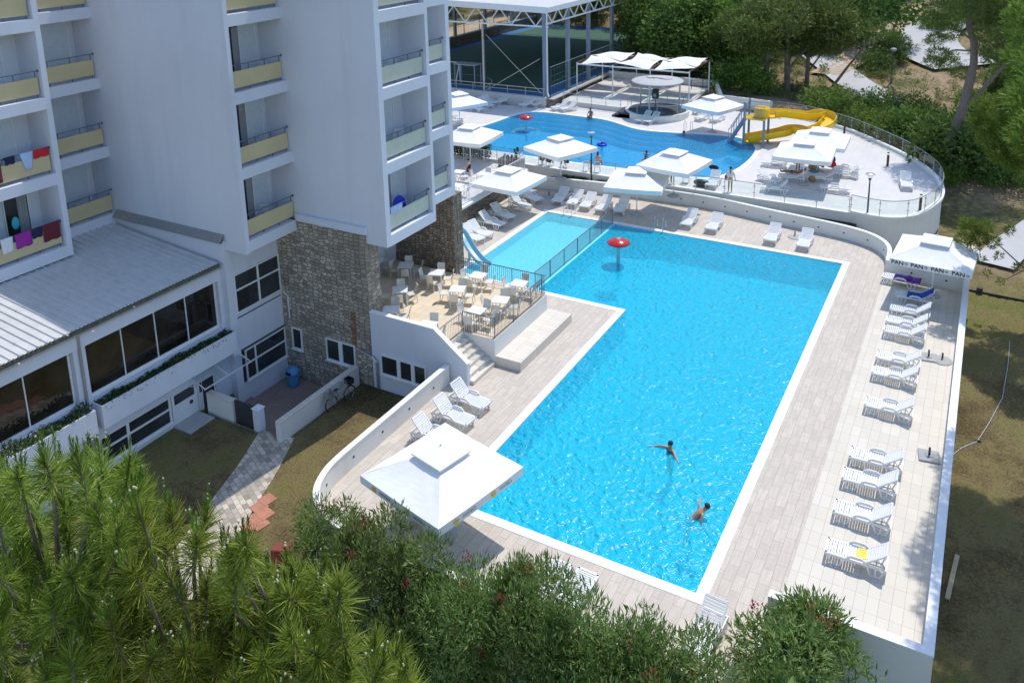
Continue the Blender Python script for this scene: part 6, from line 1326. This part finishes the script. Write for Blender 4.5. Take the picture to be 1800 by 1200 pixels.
# hillside, front ranks
HILL = [('broad', 1148, 118, 9.5, 'dense dark tree right beside the end of the sports court'), ('broad', 1195, 128, 9, 'dense dark tree behind the middle of the shade pergola'), ('fresh', 1240, 122, 9.5, 'fresh green tree behind the right end of the pergola'), ('broad', 1280, 132, 8, 'dark tree at the top of the dry slope'), ('darkbush', 1292, 152, 3.6, 'dark bush at the edge of the dry slope'), ('bush', 1325, 160, 3.4, 'grey green bush above the yellow slide'), 
        ('pine', 1345, 158, 10, 'left one of the wide crowned pines above the yellow slide'), ('pine', 1385, 162, 11, 'middle wide crowned pine with dark trunks above the yellow slide'), ('pine', 1418, 158, 9, 'right one of the wide crowned pines above the yellow slide'),
        ('bush', 1448, 196, 2.6, 'first bush behind the start of the curved glass fence'), ('darkbush', 1475, 212, 2.2, 'dark bush behind the first bollard light'), ('bush', 1510, 226, 2.2, 'bright bush along the middle of the curved fence'), ('bush', 1548, 238, 2.4, 'second bright bush along the middle of the curved fence'), ('fresh', 1585, 250, 3.2, 'leafy young tree outside the curved fence'), ('darkbush', 1612, 256, 3.6, 'dark bush left of the big pine trunk'), ('bush', 1640, 262, 2.8, 'bush touching the big pine trunk'),
        ('darkbush', 1545, 200, 2.4, 'dark bush below the bend of the road'), ('broad', 1566, 112, 3.6, 'slim dark tree on the bank between the two roads'), ('darkbush', 1545, 125, 2.6, 'rounded dark bush beside the dirt track'), ('darkbush', 1600, 215, 2.6, 'dark bush on the bank under the hill road'), ('darkbush', 1690, 300, 4.6, 'dark bush at the foot of the big pine'), ('darkbush', 1725, 290, 4.2, 'dark bush right of the big pine foot'), ('bush', 1660, 318, 1.6, 'low scrub in front of the big pine'), ('fresh', 1712, 235, 4, 'fresh green tree behind the big pine trunk'), ('broad', 1775, 215, 5, 'dark tree at the right edge behind the big pine'), ('bush', 1655, 52, 3.4, 'bright bush on the bank beside the hill road'),
        ('darkbush', 1770, 330, 2.4, 'scrubby bush on the bare ground at the right edge'), ('broad', 1300, 95, 10, 'dark tree behind the wide crowned pines'), ('fresh', 1440, 84, 6.0, 'fresh green tree left of the dirt track'), ('broad', 1425, 80, 8, 'tall dark tree uphill of the wide crowned pines'), ('fresh', 1215, 60, 10, 'fresh green tree uphill of the pergola'), ('broad', 1160, 55, 9, 'dark tree behind the far court corner'), ('fresh', 1105, 42, 6, 'fresh bush like tree behind the far court fence'), ('fresh', 1050, 36, 5, 'fresh green shrub tree beyond the sunlit court end'), ('bush', 1000, 34, 4, 'bright shrub beyond the sunlit court end'), ('broad', 880, 22, 7, 'dark tree beyond the lane behind the roof truss'), ('broad', 800, 25, 7, 'dark tree beyond the lane beside the hotel'), ('broad', 940, 20, 7, 'dark tree above the corner of the court roof')]
for kind, px, py, h, lab in HILL: tree(kind, hit(px, py), h, lab, random.uniform(.85, 1.1))
# the far wood that reads as one mass
parts = []; g = np.random.default_rng(5); rr = random.Random(9)
cnt = 0
CLEAR = [[(1450, 108), (1480, 114), (1545, 162), (1535, 182), (1500, 168), (1455, 132)], [(1552, 105), (1592, 60), (1620, 45), (1668, 28), (1700, 60), (1700, 130), (1600, 200), (1548, 178)], [(1440, 142), (1480, 102), (1540, 68), (1600, 25), (1640, -2), (1662, 4), (1602, 45), (1552, 90), (1492, 126), (1455, 152)]]
for _ in range(2600):
    if cnt >= 210: break
    X, Y = rr.uniform(-110, 60), rr.uniform(104, 235)
    if X < -34 and Y < 122: continue
    px_ = np.array([X, Y, hz(X, Y) + 1 - CAMZ]); k = px_ @ CF; u, v = CX + FPX * (px_ @ CR) / k, CY - FPX * (px_ @ CU) / k
    if u > 1900 or u < 700: continue
    hh = 9 * FPX / k; ww = 3.2 * FPX / k; bad = False
    for K in CLEAR:
        for du in (-ww, 0, ww):
            for dv in (0, hh * .35, hh * .7, hh * .95):
                if inpoly(u + du, v - dv, K): bad = True
    if bad: continue
    cnt += 1; h = rr.uniform(6.5, 10); C, r, g = lobes(14, .44, 1.0, .22, 300 + cnt); P, d = crown_pts(C, r, 2300, g, .6); V, F = leaves(P, d, .062, .6, g, .3, .9)
    parts.append((V * np.array([h, h, h]) + np.array([X, Y, hz(X, Y) - .3]), F))
V, F = join(parts); tag(link('woodland', np_mesh('woodland', V, F, MT['leaf_a'])), 'dense green wood covering the hillside behind the resort', 'woodland', kind='stuff')
# scrub and weeds over the open slope
parts = []; cnt = 0
for _ in range(3000):
    if cnt >= 520: break
    X, Y = rr.uniform(-26, 9), rr.uniform(70, 128) ** 1.0
    pv = np.array([X, Y, hz(X, Y) - CAMZ]); k = pv @ CF; u, v = CX + FPX * (pv @ CR) / k, CY - FPX * (pv @ CU) / k
    if not (1240 < u < 1850 and -20 < v < 330) or any(inpoly(u, v, K) for K in CLEAR[::2]) or (inpoly(u, v, CLEAR[1]) and rr.random() < .82): continue
    dwall = min((X - a) ** 2 + (Y - c) ** 2 for a, c in RWS + [(-22.2, 76.8), (-24, 84)])
    if dwall < 2.2 or (X < -16 and Y < 78) or (X < -23 and Y < 85) or inpoly(X, Y, UP): continue
    if X < -14 and rr.random() < .75: continue
    cnt += 1; h = rr.uniform(.35, 1.25); C, r, g = lobes(7, .8, .8, .36, 900 + cnt); P, d = crown_pts(C, r, 170, g, .4); V, F = leaves(P, d, .26, .4, g, .5, .9)
    parts.append((V * np.array([h, h, h * rr.uniform(.7, 1.2)]) + np.array([X, Y, hz(X, Y) - .1]), F))
V, F = join(parts); tag(link('scrub', np_mesh('scrub', V, F, MT['scrub'])), 'low green scrub and weeds over the open slope behind the curved fence', 'scrub', kind='stuff')
# ---- big pine on the right with a visible leaning trunk
def special_pine(label, trunk, limbs, clumps, mt, needle=.34, n=260, rad=(.8, 1.5), asp=.13, seed=1, flat=.55):
    t = thing('pine_tree', label, 'tree'); b = MB(); b.tube(*trunk, n=10); b.build('trunk', MT['pinebark'], t); b = MB()
    for l in limbs: b.tube(l[0], l[1], 6)
    b.build('limb', MT['pinebark'], t); g = np.random.default_rng(seed); VV = []
    for c, r in clumps:
        N = int(n * r * r); d = g.normal(size=(N, 3)); d /= np.linalg.norm(d, axis=1)[:, None]; P = np.array(c) + d * np.array([r, r, r * flat]) * g.uniform(.35, 1.05, (N, 1)) ** .6; VV.append(leaves(P, d, needle, asp, g, .5, .7))
    V, F = join(VV); link('crown', np_mesh('crown', V, F, mt), t); return t
q0 = hit(1655, 297); Yb = q0.y
def ub(x, y, dy=0): return uny(x, y, Yb + dy)
tr_ = [q0 + Vector((0, 0, -.3)), ub(1668, 255), ub(1690, 200), ub(1703, 150), ub(1712, 110), ub(1712, 75), ub(1703, 45), ub(1700, 5), ub(1698, -40), ub(1700, -110)]
cl = [(tuple(ub(x, y, dy)), r) for x, y, dy, r in [(1700, -60, 0, 2.2), (1660, -20, 1, 1.7), (1745, -20, -1, 1.9), (1655, 18, 1, 1.2), (1665, 55, -1, 1.0), (1690, 20, -1.5, 1.3), (1740, 20, 1, 1.5), (1780, 10, 1, 1.6), (1760, 50, 2, 1.2), (1790, 70, 0, 1.4), (1650, 95, 0, .8), (1668, 115, .5, .9), (1640, 110, -.5, .7), (1690, 128, 1, .8), (1755, 95, -1, 1.2), (1735, 62, -1.5, 1.0), (1785, 120, 1, 1.2), (1722, 30, 1.5, 1.2), (1770, -50, 0, 2), (1640, 35, 0, .8), (1645, 70, 0, .7), (1812, 40, 0, 1.6)]]
special_pine('big leaning pine with grey forked trunk at the upper right', (tr_, [.42, .40, .36, .33, .28, .24, .20, .16, .12, .06]), [([ub(1690, 200), ub(1725, 160), ub(1765, 115), ub(1800, 80)], [.2, .16, .12, .06]), ([ub(1710, 90), ub(1680, 88), ub(1655, 95)], [.08, .06, .03]), ([ub(1712, 75), ub(1690, 55), ub(1665, 50)], [.08, .06, .03]), ([ub(1712, 70), ub(1725, 62), ub(1720, 85)], [.06, .05, .03]), ([ub(1702, 40), ub(1730, 20), ub(1770, 10)], [.09, .06, .03]), ([ub(1765, 70), ub(1790, 95), ub(1800, 110)], [.12, .1, .08])], cl, MT['leaf_c'], .3, 700, asp=.2, seed=4)
# leaning bare trunks above the road
for lab, pts in (('slim leaning pine trunk crossing above the lower road', [(1464, 152), (1490, 118), (1515, 88), (1530, 68)]), ('bare bent trunk of a small tree behind the curved fence', [(1540, 212), (1562, 190), (1580, 175), (1600, 165)])):
    q = hit(*pts[0]); P = [uny(x, y, q.y) for x, y in pts]; special_pine(lab, (P, [.16, .13, .10, .05]), [([P[2], P[2] + Vector((-.8, 0, 1.2)), P[2] + Vector((-1.2, 0, 2.2))], [.06, .04, .02])], [(tuple(P[3] + Vector((dx, dy, dz))), r) for dx, dy, dz, r in ((0, 0, .5, 1.3), (1.2, .4, .8, 1.1), (-1, 0, 1.4, 1.0), (.4, -.4, 1.6, 1.0))], MT['leaf_c'], .3, 260, seed=len(lab))
# bright pine crowns entering at the right edge, their trunks outside the picture
g6 = random.Random(66)
c1 = [(tuple(uny(x, y, 33 + dy)), r) for x, y, dy, r in [(1795, 60, 0, .5), (1790, 100, .5, .5), (1802, 130, 0, .6), (1785, 30, .5, .4), (1810, 20, 0, .6)]]
c1 += [((g6.uniform(1.2, 4.0), g6.uniform(26.5, 38), g6.uniform(13.2, 15.2)), g6.uniform(.6, 1.0)) for _ in range(84)]
special_pine('pine with foliage just entering the top right corner, its trunk outside the picture', ([(5.4, 33, -2), (5.2, 33, 6), (4.6, 33, 15)], [.3, .24, .1]), [([(5.3, 33, 11), (3.2, 33, 13), (1.8, 33, 14)], [.1, .06, .03]), ([(5.3, 33, 11), (4, 30.5, 12.8), (3.2, 29.5, 14)], [.1, .07, .03])], c1, MT['leaf_d'], .24, 1500, asp=.22, seed=6, flat=.7)
c2 = [(tuple(uny(x, y, 46)), r) for x, y, r in [(1775, 175, .6), (1745, 195, .6), (1790, 205, .8), (1728, 222, .5), (1765, 235, .7), (1800, 250, .8), (1785, 275, .6), (1755, 270, .55), (1712, 212, .35), (1735, 245, .5), (1722, 185, .4), (1790, 150, .5)]]
c2 += [((g6.uniform(1.7, 4.2), g6.uniform(42.5, 49), g6.uniform(7.6, 9.8)), g6.uniform(.6, .95)) for _ in range(34)]
c2 += [(tuple(uny(x, y, Y)), r) for x, y, Y, r in [(1705, 405, 46, .45), (1730, 400, 46.2, .42), (1690, 420, 46, .32), (1745, 425, 45.8, .35), (1755, 450, 46, .18), (1775, 405, 46.5, .25), (1735, 480, 46, .16), (1760, 495, 46, .16), (1725, 455, 45.8, .18), (1790, 470, 46, .2), (1712, 432, 46, .3), (1700, 392, 46, .3), (1722, 418, 46, .4)]]
special_pine('bright green pine at the right edge with a branch over the lettered parasol', ([(4.6, 47, -1.5), (4.5, 47, 4), (3.9, 46.6, 9.4)], [.25, .2, .08]), [([(4.5, 47, 2.6), (3.2, 46.3, 2.0), tuple(uny(1790, 462, 46)), tuple(uny(1750, 425, 46)), tuple(uny(1710, 408, 46))], [.09, .06, .04, .03, .015]), ([tuple(uny(1800, 475, 46)), tuple(uny(1770, 490, 46)), tuple(uny(1735, 485, 46))], [.03, .02, .01]), ([(4.4, 47, 6), (2.6, 46.3, 7.6), tuple(uny(1770, 225, 46))], [.08, .05, .03])], c2, MT['leaf_d'], .20, 2600, asp=.22, seed=8, flat=.8)
# trees beside the frame whose shadows fall on the lawn and the deck corner

# ---- grass
def tufts(name, label, n, reg, size, mat, asp=.09, up=1.6, seed=3):
    g = np.random.default_rng(seed); P = []
    while len(P) < n:
        x, y = reg(g)
        if x is not None: P.append((x, y, hz(x, y)))
    P = np.array(P); d = np.tile([0, 0, 1.0], (n, 1)); V, F = leaves(P, d, size, asp, g, up, .8); return tag(link(name, np_mesh(name, V, F, mat)), label, 'grass', kind='stuff')
def regL(g):
    x, y = g.uniform(-28.5, -19.3), g.uniform(7, 27)
    if x < -24 and y > 22.1: return None, None
    pc = np.interp(y, [7, 10.5, 13.5, 15.6, 18.1, 20.3, 22.5], [-19.5, -20.5, -21.4, -22.0, -22.9, -23.7, -24.75])
    if y < 22.6 and abs(x - pc) < 1.1: return None, None
    return x, y
tufts('lawn_grass', 'short dry grass of the lawn between the hotel and the curved pool wall', 42000, regL, .075, MT['drygrass'], .12, .5)
tufts('lawn_grass', 'short sparse grass of the lawn right of the pool parapet', 26000, lambda g: (g.uniform(.25, 3.2), g.uniform(20, 52)), .08, MT['drygrass'], .12, .5, 4)
tufts('scrub_grass', 'dry tufts of grass and weeds on the open slope', 9000, lambda g: (g.uniform(-30, 2), g.uniform(77, 100)), .3, MT['drygrass'], .15, .8, 5) if False else None
def bed(name, label, x0, x1, seed, flower=None):
    g = np.random.default_rng(seed); n = int((x1 - x0) * 420); P = np.stack([g.uniform(x0, x1, n), g.uniform(52.72, 53.0, n), np.full(n, .42)], 1); V, F = leaves(P, np.tile([0, 0, 1.0], (n, 1)), .34, .07, g, 1.2, .35); o = tag(link(name, np_mesh(name, V, F, MT['shrub'] if not flower else MT['yl'])), label, 'plant'); return o
MT['yl'] = foliage('yellow_green_leaf', (.08, .12, .02), (.20, .22, .04), (.45, .36, .04), .3)
bed('border_plants', 'dark grassy plants in the bed left of the black lamp post', -26.5, -24.4, 1); bed('border_plants', 'grassy plants in the bed right of the black lamp post', -23.8, -21.2, 2); bed('border_plants', 'dark grassy plants in the bed right of the white parasol', -18.2, -15.6, 3); bed('border_plants', 'yellow flowering plants at the end of the planting bed', -15.6, -14.5, 4, 1)
# hedge and stone planter at the upper terrace
o = tag(link('hedge', leafcloud(5000, lambda N: np.stack([rng.uniform(-37, -32.4, N), rng.uniform(52.0, 52.9, N), rng.uniform(1.3, 2.3, N)], 1), .16, .4, MT['shrub'], 'hedge', .5)), 'clipped dark green hedge at the corner of the hotel below the upper deck', 'hedge')
t = thing('stone_planter', 'rubble stone planter with cacti beside the white bar railing', 'planter', (-30.0, 51.6, ZT)); b = MB(); b.box(-.9, .9, -.4, .4, -.2, .6); b.build('stone_body', MT['stone2'], t); b = MB(); b.box(-.8, .8, -.3, .3, .55, .62); b.build('soil_bed', MT['soil'], t)
t = thing('cactus', 'small cactus and succulents growing in the stone planter', 'plant', (-30.0, 51.6, ZT + .6)); b = MB(); [b.sphere((dx, dy, dz), r, 8, 6, (.8, .8, 1.6)) for dx, dy, dz, r in ((.4, 0, .3, .16), (.5, .05, .75, .13), (.3, 0, .65, .1), (-.3, 0, .1, .12), (-.6, .1, .12, .14), (0, .1, .1, .13))]; b.build('pad', MT['shrub'], t)
def foam(label, c, r0, r1, n, z, seed, size=.05):
    g = np.random.default_rng(seed); a = g.uniform(0, 6.283, n); r = g.uniform(r0, r1, n); P = np.stack([c[0] + r * np.cos(a), c[1] + r * np.sin(a), np.full(n, z)], 1); V, F = leaves(P, np.stack([np.cos(a), np.sin(a), 0 * a], 1), size, .5, g, .2, .7); V[:, 2] = z + np.abs(V[:, 2] - z) * .25 + .01
    tag(link('foam', np_mesh('foam', V, F, MT['whitecloth'])), label, 'foam', kind='stuff')
q = un(1087, 463, -.05); foam('ring of fine splashes round the red water mushroom in the main pool', q, .45, .85, 260, -.04, 1, .035)
q = un(925, 230, ZU); foam('ring of splashes round the red water mushroom in the lagoon pool', q, .9, 1.25, 420, ZU - .04, 2, .06)
q = un(1300, 250, ZU); foam('white splash where the yellow slide meets the lagoon pool', q, 0, .7, 240, ZU - .04, 3, .06)
q = un(1222, 908, -.05); foam('splashes round the man wading in the main pool', q, .25, .75, 150, -.04, 4, .035); q = un(1180, 792, -.05); foam('small splashes round the woman in the main pool', q, .3, .7, 80, -.04, 5, .03)
# ================================================================ CAMERA, SUN, SKY
cam = bpy.data.cameras.new('camera'); co = bpy.data.objects.new('camera', cam); COL.objects.link(co); sc.camera = co
co.matrix_world = Matrix(((CR[0], CU[0], -CF[0], 0), (CR[1], CU[1], -CF[1], 0), (CR[2], CU[2], -CF[2], CAMZ), (0, 0, 0, 1)))
cam.sensor_width = 36; cam.sensor_fit = 'HORIZONTAL'; cam.lens = FPX / 1800 * 36; cam.shift_x = (900 - CX) / 1800; cam.shift_y = (CY - 600) / 1800; cam.clip_start = .3; cam.clip_end = 4000
SD = Vector((.07, .5, 1.0)).normalized(); el = math.asin(SD.z); az = math.atan2(SD.x, SD.y)
sl = bpy.data.lights.new('sun', 'SUN'); sl.energy = 2.3; sl.angle = R(.5); sl.color = (1, .955, .89); so = bpy.data.objects.new('sun', sl); COL.objects.link(so); so.rotation_euler = SD.to_track_quat('Z', 'Y').to_euler(); so.location = (0, 0, 60)
w = bpy.data.worlds.new('World'); sc.world = w; w.use_nodes = True; nt = w.node_tree; bg = nt.nodes['Background']; sk = nt.nodes.new('ShaderNodeTexSky'); sk.sky_type = 'NISHITA'; sk.sun_disc = False; sk.sun_elevation = el; sk.sun_rotation = az; sk.altitude = 50; sk.air_density = 1.0; sk.dust_density = .6; sk.ozone_density = 2.5
nt.links.new(sk.outputs[0], bg.inputs[0]); bg.inputs[1].default_value = .15
sc.view_settings.view_transform = 'Standard'; sc.view_settings.look = 'None'; sc.view_settings.gamma = 1; sc.view_settings.exposure = 0.6
sc.cycles.max_bounces = 8; sc.cycles.transparent_max_bounces = 16; sc.cycles.caustics_reflective = False; sc.cycles.caustics_refractive = False
try: sc.cycles.use_denoising = True
except Exception: pass
